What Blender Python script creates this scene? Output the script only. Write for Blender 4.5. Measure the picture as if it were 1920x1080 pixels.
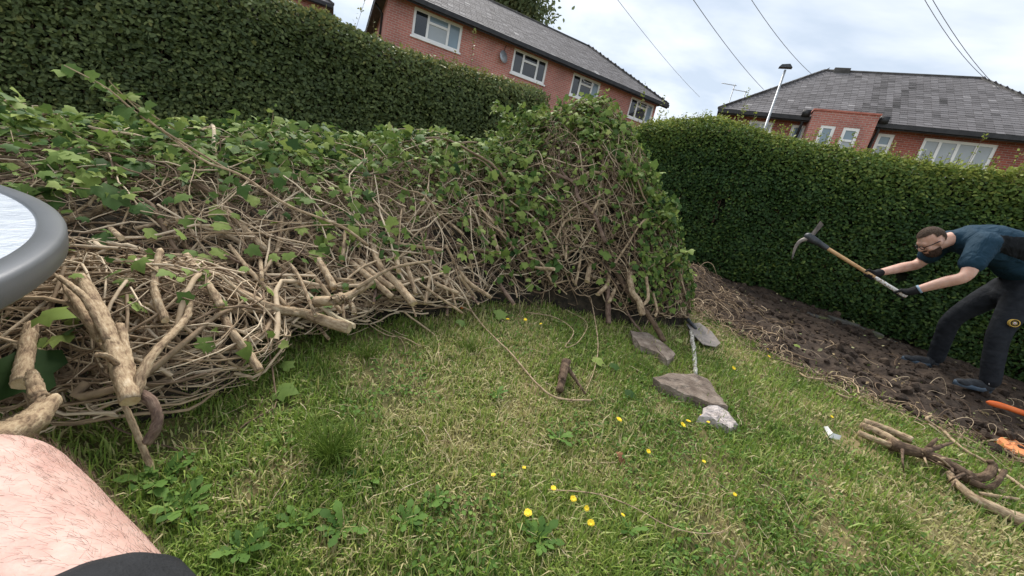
import bpy, math, random
import numpy as np
from mathutils import Vector, Matrix
rng = np.random.default_rng(7); random.seed(7)
R_ = math.radians
sc = bpy.context.scene
for o in list(bpy.data.objects): bpy.data.objects.remove(o)

# ------------------------------------------------------------------ camera
FP, CH = 700.0, 0.95                       # focal length in photo pixels, camera height over the man's feet
VX, VY = -585.0, 2714.0; VD = math.hypot(VX, VY)
TH = math.atan(FP / VD); CR, SR = VY / VD, -VX / VD
Fv = np.array([0, math.cos(TH), -math.sin(TH)])
R0 = np.array([1., 0, 0]); U0 = np.array([0, math.sin(TH), math.cos(TH)])
Rv = CR * R0 + SR * U0; Uv = -SR * R0 + CR * U0
C = np.array([0, 0, CH])
cam = bpy.data.cameras.new('camera'); camo = bpy.data.objects.new('camera', cam)
sc.collection.objects.link(camo)
camo.matrix_world = Matrix(((Rv[0], Uv[0], -Fv[0], 0), (Rv[1], Uv[1], -Fv[1], 0), (Rv[2], Uv[2], -Fv[2], CH), (0, 0, 0, 1)))
cam.sensor_width = 36; cam.lens = 36 * FP / 1920; cam.clip_start = 0.02; cam.clip_end = 900
sc.camera = camo

# ------------------------------------------------------------------ world, sun, exposure
SUN_AZ, SUN_EL = R_(-20), R_(52)           # azimuth from +Y towards +X
w = bpy.data.worlds.new('World'); sc.world = w; w.use_nodes = True
nt = w.node_tree; nt.nodes.clear()
def wn(t, **k):
    n = nt.nodes.new(t)
    for a, b in k.items(): setattr(n, a, b)
    return n
sky = wn('ShaderNodeTexSky', sky_type='NISHITA', sun_disc=False)
sky.sun_elevation = SUN_EL; sky.sun_rotation = SUN_AZ
bg1 = wn('ShaderNodeBackground'); bg1.inputs[1].default_value = 0.10
nt.links.new(sky.outputs[0], bg1.inputs[0])
tc = wn('ShaderNodeTexCoord'); sep = wn('ShaderNodeSeparateXYZ'); nt.links.new(tc.outputs['Generated'], sep.inputs[0])
zz = wn('ShaderNodeMath', operation='MAXIMUM'); nt.links.new(sep.outputs[2], zz.inputs[0]); zz.inputs[1].default_value = 0.0
za = wn('ShaderNodeMath', operation='ADD'); nt.links.new(zz.outputs[0], za.inputs[0]); za.inputs[1].default_value = 0.22
dx = wn('ShaderNodeMath', operation='DIVIDE'); nt.links.new(sep.outputs[0], dx.inputs[0]); nt.links.new(za.outputs[0], dx.inputs[1])
dy = wn('ShaderNodeMath', operation='DIVIDE'); nt.links.new(sep.outputs[1], dy.inputs[0]); nt.links.new(za.outputs[0], dy.inputs[1])
cmb = wn('ShaderNodeCombineXYZ'); nt.links.new(dx.outputs[0], cmb.inputs[0]); nt.links.new(dy.outputs[0], cmb.inputs[1])
nz = wn('ShaderNodeTexNoise'); nz.inputs['Scale'].default_value = 1.15; nz.inputs['Detail'].default_value = 6; nz.inputs['Roughness'].default_value = 0.52
nz.inputs['Distortion'].default_value = 0.25
mp = wn('ShaderNodeMapping'); mp.inputs['Location'].default_value = (3.1, 1.55, 0.4); mp.inputs['Scale'].default_value = (0.8, 1.15, 1)
nt.links.new(cmb.outputs[0], mp.inputs[0]); nt.links.new(mp.outputs[0], nz.inputs['Vector'])
rmp = wn('ShaderNodeValToRGB'); cr = rmp.color_ramp
cr.elements[0].position = 0.40; cr.elements[0].color = (0.47, 0.54, 0.63, 1)
cr.elements[1].position = 0.64; cr.elements[1].color = (0.93, 0.94, 0.95, 1)
e = cr.elements.new(0.51); e.color = (0.70, 0.74, 0.79, 1)
nt.links.new(nz.outputs[0], rmp.inputs[0])
bg2 = wn('ShaderNodeBackground'); nt.links.new(rmp.outputs[0], bg2.inputs[0]); bg2.inputs[1].default_value = 0.42
mx = wn('ShaderNodeMixShader'); mx.inputs[0].default_value = 0.94
nt.links.new(bg1.outputs[0], mx.inputs[1]); nt.links.new(bg2.outputs[0], mx.inputs[2])
wo = wn('ShaderNodeOutputWorld'); nt.links.new(mx.outputs[0], wo.inputs[0])
sun = bpy.data.lights.new('sun', 'SUN'); sun.energy = 1.5; sun.angle = R_(28); sun.color = (1, 0.95, 0.88)
suno = bpy.data.objects.new('sun', sun); sc.collection.objects.link(suno)
sd = Vector((math.sin(SUN_AZ) * math.cos(SUN_EL), math.cos(SUN_AZ) * math.cos(SUN_EL), math.sin(SUN_EL)))
suno.rotation_euler = sd.to_track_quat('Z', 'Y').to_euler()
sc.view_settings.view_transform = 'Standard'; sc.view_settings.look = 'None'
sc.view_settings.gamma = 1.0; sc.view_settings.exposure = 1.75; sc.view_settings.use_curve_mapping = False
sc.render.engine = 'CYCLES'

# ------------------------------------------------------------------ pixel helpers (a pixel gives a direction; distance comes from ground / wall / thing)
def ray(x, y): return Fv + (x - 960) / FP * Rv - (y - 540) / FP * Uv
GA, GB, GC = -0.04, 0.11, -0.2             # lawn rises gently away from the seat
def gz(x, y):
    yy = np.minimum(y, 9.0); xx = np.clip(x, -12, 12)
    return GC + GA * xx + GB * np.maximum(yy, -2)
def G(px, py, dz=0.0):
    r = ray(px, py); t = (GC + dz - CH) / (r[2] - GA * r[0] - GB * r[1]); return C + t * r
def P(px, py, dist):
    r = ray(px, py); return C + r / np.linalg.norm(r) * dist
def proj(p):
    q = np.atleast_2d(p) - C; wd = q @ Fv
    return 960 + FP * (q @ Rv) / wd, 540 - FP * (q @ Uv) / wd, wd

def _hash(i, j, s): 
    v = np.sin(i * 127.1 + j * 311.7 + s * 74.7) * 43758.5453
    return v - np.floor(v)
def vn(x, y, s=0):
    x = np.asarray(x, float); y = np.asarray(y, float)
    i, j = np.floor(x), np.floor(y); a, b = x - i, y - j
    a = a * a * (3 - 2 * a); b = b * b * (3 - 2 * b)
    return ((_hash(i, j, s) * (1 - a) + _hash(i + 1, j, s) * a) * (1 - b) + (_hash(i, j + 1, s) * (1 - a) + _hash(i + 1, j + 1, s) * a) * b)
def fbm(x, y, s=0, o=4):
    t = 0; am = 0.5
    for k in range(o): t = t + am * vn(x * 2 ** k, y * 2 ** k, s + k); am *= 0.5
    return t

# ------------------------------------------------------------------ object helpers
col = sc.collection
ROOT = {}
def tag(o, label=None, cat=None, group=None, kind=None):
    if label: o['label'] = label
    if cat: o['category'] = cat
    if group: o['group'] = group
    if kind: o['kind'] = kind
    return o
def thing(name, loc, label, cat, group=None):
    o = bpy.data.objects.new(name, None); o.location = tuple(float(v) for v in loc); col.objects.link(o)
    o.empty_display_size = 0.1; ROOT[o.name] = np.array(loc, float)
    return tag(o, label, cat, group)
def np_mesh(name, V, F, mat, tint=None, vec=None, smooth=True):
    """F: list of (n,k) arrays of equal-size polygons, or list of polygons"""
    me = bpy.data.meshes.new(name)
    if isinstance(F, list) and len(F) and isinstance(F[0], np.ndarray) and F[0].ndim == 2:
        arrs = F
        loops = np.concatenate([a.ravel() for a in arrs]); tot = np.concatenate([np.full(len(a), a.shape[1]) for a in arrs])
    else:
        loops = np.concatenate([np.asarray(f) for f in F]); tot = np.array([len(f) for f in F])
    V = np.asarray(V, np.float32)
    me.vertices.add(len(V)); me.vertices.foreach_set('co', V.ravel())
    me.loops.add(len(loops)); me.loops.foreach_set('vertex_index', loops.astype(np.int32))
    me.polygons.add(len(tot)); st = np.concatenate([[0], np.cumsum(tot)[:-1]])
    me.polygons.foreach_set('loop_start', st.astype(np.int32)); me.polygons.foreach_set('loop_total', tot.astype(np.int32))
    me.polygons.foreach_set('use_smooth', np.full(len(tot), bool(smooth)))
    if tint is not None:
        a = me.attributes.new('tint', 'FLOAT', 'POINT'); a.data.foreach_set('value', np.asarray(tint, np.float32))
    if vec is not None:
        a = me.attributes.new('bk', 'FLOAT_VECTOR', 'POINT'); a.data.foreach_set('vector', np.asarray(vec, np.float32).ravel())
    me.update(calc_edges=True); me.validate()
    if mat: me.materials.append(mat)
    return me
def put(name, V, F, mat, parent=None, tint=None, vec=None, smooth=True, kind=None, base=None):
    V = np.asarray(V, float)
    if parent is not None: org = ROOT[parent.name]
    elif base is not None: org = np.array(base, float)
    else: org = np.zeros(3)
    me = np_mesh(name, V - org, F, mat, tint, vec, smooth)
    o = bpy.data.objects.new(name, me); col.objects.link(o)
    if parent is not None: o.parent = parent
    else: o.location = tuple(org)
    ROOT[o.name] = org
    if kind: o['kind'] = kind
    return o
class MB:
    def __init__(s): s.V = []; s.F = []; s.n = 0; s.B = []
    def add(s, V, F, B=None):
        s.B.append(np.asarray(V, float) * 1.0 if B is None else B); s.V.append(np.asarray(V, float)); s.F += [np.asarray(f) + s.n for f in F]; s.n += len(V); return s
    def box(s, o, ax, ay, az):
        """box from corner o with edge vectors"""
        o, ax, ay, az = [np.asarray(v, float) for v in (o, ax, ay, az)]
        V = [o, o + ax, o + ax + ay, o + ay, o + az, o + ax + az, o + ax + ay + az, o + ay + az]
        return s.add(V, [(0, 3, 2, 1), (4, 5, 6, 7), (0, 1, 5, 4), (1, 2, 6, 5), (2, 3, 7, 6), (3, 0, 4, 7)])
    def prism(s, top, down):
        top = np.asarray(top, float); n = len(top); bot = top + np.asarray(down, float)
        return s.add(np.vstack([top, bot]), [list(range(n)), list(range(2 * n - 1, n - 1, -1))] + [(i, i + n, (i + 1) % n + n, (i + 1) % n) for i in range(n)])
    def tube(s, pts, r, sides=8, caps=True):
        V, Q = tubes(np.asarray(pts, float)[None], np.broadcast_to(np.asarray(r, float), (len(pts),))[None], sides)
        F = [q for q in Q]
        if caps:
            k = len(pts); F += [list(range(sides))[::-1], list(range((k - 1) * sides, k * sides))]
        return s.add(V, F, tube_bk(np.asarray(pts, float), np.broadcast_to(np.asarray(r, float), (len(pts),)), sides, s.n))
    def put(s, name, mat, parent=None, **k): return put(name, np.vstack(s.V), s.F, mat, parent, vec=np.vstack(s.B), **k)
def tube_bk(p, r, sides, off=0):
    L = np.concatenate([[0], np.cumsum(np.linalg.norm(np.diff(p, axis=0), axis=1))]); an = np.arange(sides) * 2 * np.pi / sides; rm = float(np.mean(r))
    return np.stack([np.repeat((np.cos(an) * rm)[None], len(p), 0), np.repeat(L[:, None], sides, 1) + off * .013, np.repeat((np.sin(an) * rm)[None], len(p), 0)], -1).reshape(-1, 3)
def tubes(paths, rad, sides):
    n, K, _ = paths.shape
    T = np.gradient(paths, axis=1); T /= np.linalg.norm(T, axis=2, keepdims=True) + 1e-9
    ref = np.where(np.abs(T[..., 2:3]) < 0.85, np.array([0, 0, 1.]), np.array([1., 0, 0]))
    ref = np.broadcast_to(np.where((np.abs(T[..., 2]).mean(1) < 0.8)[:, None, None], np.array([0, 0, 1.]), np.array([1., 0.2, 0])), T.shape)
    A = np.cross(T, ref); A /= np.linalg.norm(A, axis=2, keepdims=True) + 1e-9
    B = np.cross(T, A)
    an = np.arange(sides) * 2 * np.pi / sides
    V = paths[:, :, None, :] + rad[:, :, None, None] * (np.cos(an)[None, None, :, None] * A[:, :, None, :] + np.sin(an)[None, None, :, None] * B[:, :, None, :])
    idx = np.arange(n * K * sides).reshape(n, K, sides)
    a = idx[:, :-1, :]; b = idx[:, 1:, :]
    Q = np.stack([a, np.roll(a, -1, 2), np.roll(b, -1, 2), b], -1).reshape(-1, 4)
    return V.reshape(-1, 3), Q
def crom(pts, n):
    """smooth curve through points (any number of columns)"""
    p = np.asarray(pts, float)
    if len(p) == 2: t = np.linspace(0, 1, n)[:, None]; return p[0] * (1 - t) + p[1] * t
    q = np.vstack([2 * p[0] - p[1], p, 2 * p[-1] - p[-2]]); m = len(p) - 1
    out = []
    for u in np.linspace(0, m - 1e-6, n):
        i = int(u); t = u - i; a, b, c, d = q[i], q[i + 1], q[i + 2], q[i + 3]
        out.append(0.5 * (2 * b + (c - a) * t + (2 * a - 5 * b + 4 * c - d) * t * t + (3 * b - 3 * c + d - a) * t ** 3))
    return np.array(out)
def frames(N, roll=None):
    """rotation matrices whose z column is N"""
    n = len(N); N = N / (np.linalg.norm(N, axis=1, keepdims=True) + 1e-9)
    v = rng.normal(size=(n, 3)) if roll is None else roll
    X = np.cross(v, N); X /= np.linalg.norm(X, axis=1, keepdims=True) + 1e-9
    Y = np.cross(N, X)
    return np.stack([X, Y, N], 2)
def scatter(bv, bf, pos, Rm, scale):
    bv = np.asarray(bv, float); n, m = len(pos), len(bv)
    V = pos[:, None, :] + np.einsum('nij,mj->nmi', Rm, bv) * np.asarray(scale)[:, None, None]
    bf = np.asarray(bf)
    Fa = (bf[None] + (np.arange(n) * m)[:, None, None]).reshape(-1, bf.shape[1])
    return V.reshape(-1, 3), [Fa]
# leaf shapes: y from the stalk to the tip
IVY_V = np.array([(0, 0.28, .05), (0, 0, 0), (.24, -.13, -.02), (.55, .03, -.12), (.45, .24, .0), (.56, .55, -.14), (.34, .60, .0), (0, 1.02, -.20), (-.36, .57, .02), (-.60, .50, -.08), (-.43, .25, .02), (-.53, .06, -.06), (-.27, -.11, .0)])
IVY_F = np.array([(0, i, i + 1) for i in range(1, 12)] + [(0, 12, 1)])
OVAL_V = np.array([(0, 0, 0), (.27, .30, .07), (.24, .68, .05), (0, 1, -.06), (-.24, .68, .05), (-.27, .30, .07)])
OVAL_F = np.array([(0, 1, 2), (0, 2, 3), (0, 3, 4), (0, 4, 5)])
TOOTH_V = []
for t, wd in [(0, .03), (.18, .06), (.3, .13), (.36, .07), (.5, .17), (.57, .09), (.72, .19), (.85, .15), (1.0, .0)]:
    TOOTH_V += [(-wd, t, .03 + .22 * math.sin(t * 2.2)), (wd, t, .03 + .22 * math.sin(t * 2.2))]
TOOTH_V = np.array(TOOTH_V); TOOTH_F = np.array([(2 * i, 2 * i + 1, 2 * i + 3, 2 * i + 2) for i in range(8)])

# ------------------------------------------------------------------ materials
def ramp(nt, stops):
    r = nt.nodes.new('ShaderNodeValToRGB'); el = r.color_ramp.elements
    while len(el) < len(stops): el.new(0.5)
    for k, (p, c) in enumerate(stops): el[k].position = p; el[k].color = (*c, 1)
    return r
def mat_noise(name, stops, scale=8, rough=0.8, bump=0.0, bscale=None, detail=5, coord='Object', spec=0.3, stretch=(1, 1, 1), metallic=0):
    m = bpy.data.materials.new(name); m.use_nodes = True; t = m.node_tree; b = t.nodes['Principled BSDF']
    b.inputs['Roughness'].default_value = rough; b.inputs['Specular IOR Level'].default_value = spec; b.inputs['Metallic'].default_value = metallic
    c = t.nodes.new('ShaderNodeTexCoord'); mp = t.nodes.new('ShaderNodeMapping'); mp.inputs['Scale'].default_value = stretch
    t.links.new(c.outputs[coord], mp.inputs[0])
    n = t.nodes.new('ShaderNodeTexNoise'); n.inputs['Scale'].default_value = scale; n.inputs['Detail'].default_value = detail; t.links.new(mp.outputs[0], n.inputs['Vector'])
    r = ramp(t, stops); t.links.new(n.outputs[0], r.inputs[0]); t.links.new(r.outputs[0], b.inputs['Base Color'])
    if bump:
        n2 = t.nodes.new('ShaderNodeTexNoise'); n2.inputs['Scale'].default_value = bscale or scale * 3; n2.inputs['Detail'].default_value = 6; t.links.new(mp.outputs[0], n2.inputs['Vector'])
        bp = t.nodes.new('ShaderNodeBump'); bp.inputs['Strength'].default_value = bump; bp.inputs['Distance'].default_value = 0.02
        t.links.new(n2.outputs[0], bp.inputs['Height']); t.links.new(bp.outputs[0], b.inputs['Normal'])
    return m
def mat_tint(name, stops, rough=0.55, transl=0.0, spec=0.4, nscale=0, namp=0.25, bump=0, tcol=None):
    """colour from the per-piece 'tint' attribute plus optional noise"""
    m = bpy.data.materials.new(name); m.use_nodes = True; t = m.node_tree; b = t.nodes['Principled BSDF']
    b.inputs['Roughness'].default_value = rough; b.inputs['Specular IOR Level'].default_value = spec
    a = t.nodes.new('ShaderNodeAttribute'); a.attribute_name = 'tint'
    src = a.outputs['Fac']
    if nscale:
        c = t.nodes.new('ShaderNodeTexCoord'); n = t.nodes.new('ShaderNodeTexNoise'); n.inputs['Scale'].default_value = nscale; n.inputs['Detail'].default_value = 5
        t.links.new(c.outputs['Object'], n.inputs['Vector'])
        ma = t.nodes.new('ShaderNodeMath'); ma.operation = 'MULTIPLY_ADD'; t.links.new(n.outputs[0], ma.inputs[0]); ma.inputs[1].default_value = namp * 2; ma.inputs[2].default_value = -namp
        ad = t.nodes.new('ShaderNodeMath'); ad.operation = 'ADD'; t.links.new(src, ad.inputs[0]); t.links.new(ma.outputs[0], ad.inputs[1]); src = ad.outputs[0]
        if bump:
            bp = t.nodes.new('ShaderNodeBump'); bp.inputs['Strength'].default_value = bump; bp.inputs['Distance'].default_value = 0.01
            t.links.new(n.outputs[0], bp.inputs['Height']); t.links.new(bp.outputs[0], b.inputs['Normal'])
    r = ramp(t, stops); t.links.new(src, r.inputs[0]); t.links.new(r.outputs[0], b.inputs['Base Color'])
    if transl:
        tr = t.nodes.new('ShaderNodeBsdfTranslucent'); t.links.new(r.outputs[0], tr.inputs[0])
        mxs = t.nodes.new('ShaderNodeMixShader'); mxs.inputs[0].default_value = transl
        out = t.nodes['Material Output']; t.links.new(b.outputs[0], mxs.inputs[1]); t.links.new(tr.outputs[0], mxs.inputs[2]); t.links.new(mxs.outputs[0], out.inputs[0])
    return m
M = {}
M['lawn'] = mat_noise('lawn_soil', [(0.3, (.06, .065, .02)), (0.5, (.12, .105, .04)), (0.7, (.22, .17, .08))], 3.2, 0.95, 0.5, 60)
M['soil'] = mat_noise('dark_soil', [(0.3, (.022, .015, .011)), (0.55, (.054, .037, .026)), (0.8, (.105, .076, .054))], 9, 0.95, 0.9, 38)
M['grass'] = mat_tint('grass_blades', [(0, (.062, .115, .018)), (0.35, (.145, .235, .036)), (0.6, (.28, .375, .070)), (0.74, (.38, .37, .13)), (1, (.58, .49, .28))], 0.55, 0.3)
M['weed'] = mat_tint('weed_leaf', [(0, (.045, .10, .02)), (0.6, (.11, .20, .042)), (1, (.20, .29, .07))], 0.65, 0.25, 0.12, nscale=30, namp=.15)
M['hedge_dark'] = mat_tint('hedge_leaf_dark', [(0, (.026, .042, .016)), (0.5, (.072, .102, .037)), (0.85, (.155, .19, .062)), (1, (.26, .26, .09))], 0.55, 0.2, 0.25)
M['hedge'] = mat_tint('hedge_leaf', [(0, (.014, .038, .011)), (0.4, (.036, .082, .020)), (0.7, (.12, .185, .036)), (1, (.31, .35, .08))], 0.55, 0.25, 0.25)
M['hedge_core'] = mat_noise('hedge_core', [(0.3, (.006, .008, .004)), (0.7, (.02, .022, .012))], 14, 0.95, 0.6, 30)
M['ivy'] = mat_tint('ivy_leaf', [(0, (.018, .045, .014)), (0.4, (.072, .135, .034)), (0.7, (.185, .26, .062)), (0.92, (.27, .34, .09)), (1, (.36, .40, .16))], 0.62, 0.28, 0.14, nscale=22, namp=.10)
M['twig'] = mat_tint('vine_bark', [(0, (.06, .038, .027)), (0.35, (.17, .115, .072)), (0.65, (.40, .295, .185)), (1, (.64, .52, .37))], 0.75, 0, 0.25, nscale=35, namp=.22, bump=.3)
def mat_bark(name, stops):
    m = bpy.data.materials.new(name); m.use_nodes = True; t = m.node_tree; b = t.nodes['Principled BSDF']; b.inputs['Roughness'].default_value = .9; b.inputs['Specular IOR Level'].default_value = .2
    a = t.nodes.new('ShaderNodeAttribute'); a.attribute_name = 'bk'; mp = t.nodes.new('ShaderNodeMapping'); mp.inputs['Scale'].default_value = (1, .22, 1); t.links.new(a.outputs['Vector'], mp.inputs[0])
    n = t.nodes.new('ShaderNodeTexNoise'); n.inputs['Scale'].default_value = 170; n.inputs['Detail'].default_value = 6; n.inputs['Roughness'].default_value = .65; t.links.new(mp.outputs[0], n.inputs['Vector'])
    n2 = t.nodes.new('ShaderNodeTexNoise'); n2.inputs['Scale'].default_value = 28; n2.inputs['Detail'].default_value = 4; t.links.new(a.outputs['Vector'], n2.inputs['Vector'])
    mi = t.nodes.new('ShaderNodeMath'); mi.operation = 'MULTIPLY_ADD'; t.links.new(n.outputs[0], mi.inputs[0]); mi.inputs[1].default_value = .6; 
    ml = t.nodes.new('ShaderNodeMath'); ml.operation = 'MULTIPLY'; t.links.new(n2.outputs[0], ml.inputs[0]); ml.inputs[1].default_value = .45; t.links.new(ml.outputs[0], mi.inputs[2])
    r = ramp(t, stops); t.links.new(mi.outputs[0], r.inputs[0]); t.links.new(r.outputs[0], b.inputs['Base Color'])
    bp = t.nodes.new('ShaderNodeBump'); bp.inputs['Strength'].default_value = .9; bp.inputs['Distance'].default_value = .006; t.links.new(mi.outputs[0], bp.inputs['Height']); t.links.new(bp.outputs[0], b.inputs['Normal']); return m
M['bark'] = mat_bark('branch_bark', [(0.36, (.09, .06, .04)), (0.46, (.25, .175, .11)), (0.56, (.40, .30, .19)), (0.70, (.55, .45, .32))])
M['bark_red'] = mat_bark('stem_bark_purple_brown', [(0.36, (.06, .038, .03)), (0.5, (.16, .105, .08)), (0.7, (.30, .22, .16))])
M['bark_dark'] = mat_bark('root_bark', [(0.36, (.03, .02, .015)), (0.5, (.10, .066, .044)), (0.7, (.22, .155, .10))])
M['peeled'] = mat_bark('peeled_wood', [(0.36, (.26, .20, .12)), (0.48, (.46, .39, .26)), (0.7, (.64, .57, .41))])
M['wood'] = mat_noise('cut_wood', [(0.3, (.45, .31, .17)), (0.6, (.62, .48, .30)), (0.8, (.72, .6, .42))], 50, 0.85, 0.3)
M['wood_orange'] = mat_noise('fresh_cut_wood', [(0.3, (.5, .26, .10)), (0.7, (.68, .42, .2))], 60, 0.85, 0.3)
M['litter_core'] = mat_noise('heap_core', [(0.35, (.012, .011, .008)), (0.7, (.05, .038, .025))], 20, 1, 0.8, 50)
M['stone'] = mat_noise('paving_stone', [(0.3, (.12, .09, .07)), (0.5, (.21, .165, .13)), (0.7, (.31, .255, .21))], 14, 0.95, 0.8, 60)
M['pale_stone'] = mat_noise('pale_stone', [(0.3, (.32, .27, .25)), (0.7, (.62, .56, .53))], 18, 0.95, 1.0, 30, stretch=(1, 3, 1))
M['steel'] = mat_noise('worn_steel', [(0.3, (.13, .12, .115)), (0.55, (.25, .22, .20)), (0.8, (.33, .27, .22))], 12, 0.6, 0.2, metallic=0.25)
M['dark_steel'] = mat_noise('dark_steel', [(0.3, (.035, .04, .045)), (0.7, (.085, .09, .10))], 16, 0.5, 0.2, metallic=0.4)
M['orange'] = mat_noise('orange_plastic', [(0.3, (.75, .14, .03)), (0.7, (.88, .22, .06))], 10, 0.45, 0.1)
M['terracotta'] = mat_noise('terracotta', [(0.3, (.5, .17, .06)), (0.7, (.72, .30, .13))], 12, 0.85, 0.3)
M['paper'] = mat_noise('white_litter', [(0.3, (.6, .6, .6)), (0.7, (.82, .82, .82))], 12, 0.7, 0.2)
M['upvc'] = mat_noise('white_upvc', [(0.3, (.78, .78, .77)), (0.7, (.86, .86, .85))], 3, 0.4)
M['cream'] = mat_noise('cream_paint', [(0.3, (.60, .56, .48)), (0.7, (.70, .67, .60))], 3, 0.6)
M['gutter'] = mat_noise('black_gutter', [(0.3, (.018, .018, .02)), (0.7, (.04, .04, .042))], 6, 0.5)
M['galv'] = mat_noise('galvanised_steel', [(0.3, (.32, .34, .36)), (0.7, (.46, .48, .50))], 5, 0.5, metallic=0.5)
M['cable'] = mat_noise('cable', [(0.3, (.16, .17, .19)), (0.7, (.22, .23, .25))], 3, 0.6)
M['kerb'] = mat_noise('edging_concrete', [(0.3, (.05, .047, .042)), (0.5, (.10, .095, .085)), (0.72, (.12, .13, .05))], 7, 0.95, 0.6, 50)
M['rim'] = mat_noise('table_rim_grey', [(0.3, (.105, .11, .12)), (0.7, (.135, .14, .15))], 5, 0.33, 0.03, 300, spec=.6)
M['flower'] = mat_noise('dandelion_petal', [(0.3, (.80, .55, .02)), (0.7, (.92, .70, .04))], 60, 0.6)
M['stem'] = mat_noise('flower_stem', [(0.3, (.12, .18, .05)), (0.7, (.2, .26, .08))], 30, 0.6)
M['dead'] = mat_noise('dead_leaf', [(0.3, (.10, .04, .02)), (0.7, (.28, .13, .06))], 40, 0.8, 0.3)
def glass(name, c, rough=0.06, spec=0.8):
    m = mat_noise(name, [(0.3, tuple(.8 * v for v in c)), (0.7, c)], 1.2, rough, 0.02, 1.5, spec=spec); return m
M['glass_dark'] = glass('window_glass_dark', (.022, .026, .03))
M['glass_net'] = glass('window_glass_net_curtain', (.40, .44, .47), 0.25, 0.5)
M['glass_blue'] = glass('window_glass_blind', (.22, .30, .36), 0.15, 0.6)
def mat_brick(name, c1, c2, mortar):
    m = bpy.data.materials.new(name); m.use_nodes = True; t = m.node_tree; b = t.nodes['Principled BSDF']; b.inputs['Roughness'].default_value = 0.9
    a = t.nodes.new('ShaderNodeAttribute'); a.attribute_name = 'bk'
    br = t.nodes.new('ShaderNodeTexBrick'); br.inputs['Scale'].default_value = 1; br.inputs['Brick Width'].default_value = .235; br.inputs['Row Height'].default_value = .08
    br.inputs['Mortar Size'].default_value = .009; br.inputs['Color1'].default_value = (*c1, 1); br.inputs['Color2'].default_value = (*c2, 1); br.inputs['Mortar'].default_value = (*mortar, 1); br.inputs['Bias'].default_value = -.1
    t.links.new(a.outputs['Vector'], br.inputs['Vector'])
    n = t.nodes.new('ShaderNodeTexNoise'); n.inputs['Scale'].default_value = .9; n.inputs['Detail'].default_value = 6; t.links.new(a.outputs['Vector'], n.inputs['Vector'])
    r = ramp(t, [(0.3, (.62, .62, .64)), (0.65, (1.12, 1.08, 1.05))]); t.links.new(n.outputs[0], r.inputs[0])
    mm = t.nodes.new('ShaderNodeMix'); mm.data_type = 'RGBA'; mm.blend_type = 'MULTIPLY'; mm.inputs[0].default_value = 0.8
    t.links.new(br.outputs[0], mm.inputs[6]); t.links.new(r.outputs[0], mm.inputs[7]); t.links.new(mm.outputs[2], b.inputs['Base Color'])
    bp = t.nodes.new('ShaderNodeBump'); bp.inputs['Strength'].default_value = .5; bp.inputs['Distance'].default_value = .02; bp.invert = True
    t.links.new(br.outputs['Fac'], bp.inputs['Height']); t.links.new(bp.outputs[0], b.inputs['Normal'])
    return m
M['brick'] = mat_brick('red_brick', (.50, .19, .15), (.40, .145, .115), (.46, .38, .34))
M['ridge_brick'] = mat_noise('coping_brick', [(0.3, (.36, .12, .09)), (0.7, (.52, .21, .16))], 6, 0.9)
M['brick2'] = mat_brick('weathered_red_brick', (.33, .09, .06), (.22, .06, .045), (.30, .22, .19))
M['slate'] = mat_tint('roof_slate', [(0, (.03, .029, .029)), (0.45, (.13, .122, .125)), (0.8, (.20, .19, .195)), (1, (.36, .345, .34))], 0.8, 0, 0.15, nscale=1.3, namp=.18)
M['ridge'] = mat_noise('ridge_tile', [(0.3, (.05, .048, .045)), (0.7, (.11, .105, .10))], 4, 0.85)

# ================================================================== THE SETTING
def soil_edge(x):   # plan y of the lawn edge
    xs = [-3, 1.2, 2.02, 2.3, 2.53, 2.95, 3.35, 3.73, 4.4, 6, 9]
    ys = [6.6, 5.1, 3.9, 3.35, 3.02, 2.78, 2.58, 2.42, 2.1, 1.3, 0]
    return np.interp(x, xs, ys)
HA, HB = np.array([1.05, 7.55]), np.array([8.6, 2.55])          # right hedge face, plan
HD = (HB - HA) / np.linalg.norm(HB - HA); HN = np.array([-HD[1], HD[0]]) 
if HN[1] < 0: HN = -HN
def hedge_d(x, y): return (x - HA[0]) * HN[0] + (y - HA[1]) * HN[1]     # <0 in front of the hedge
# ground: one sheet to the horizon, fine near the camera
ax = np.unique(np.concatenate([np.linspace(-400, -14, 14), np.linspace(-14, -5, 10), np.linspace(-5, 10, 160), np.linspace(10, 14, 5), np.linspace(14, 400, 14)]))
ay = np.unique(np.concatenate([np.linspace(-60, -3, 5), np.linspace(-3, 9, 130), np.linspace(9, 14, 5), np.linspace(14, 600, 18)]))
X, Y = np.meshgrid(ax, ay)
Z = gz(X, Y) + 0.05 * (fbm(X * .9, Y * .9, 3) - .47) * (np.hypot(X, Y) < 12)
soilm = (Y > soil_edge(X)) & (hedge_d(X, Y) < 0.9) & (X > .6) & (X < 9)
Z = Z - 0.06 * soilm
n1, n2 = X.shape; idx = np.arange(n1 * n2).reshape(n1, n2)
Q = np.stack([idx[:-1, :-1], idx[:-1, 1:], idx[1:, 1:], idx[1:, :-1]], -1).reshape(-1, 4)
tag(put('lawn_ground', np.stack([X, Y, Z], -1).reshape(-1, 3), [Q], M['lawn']), 'sloping garden lawn under the cut ivy', 'lawn', kind='structure')
def lz(x, y): return gz(x, y) + 0.05 * (fbm(x * .9, y * .9, 3) - .47)
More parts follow.
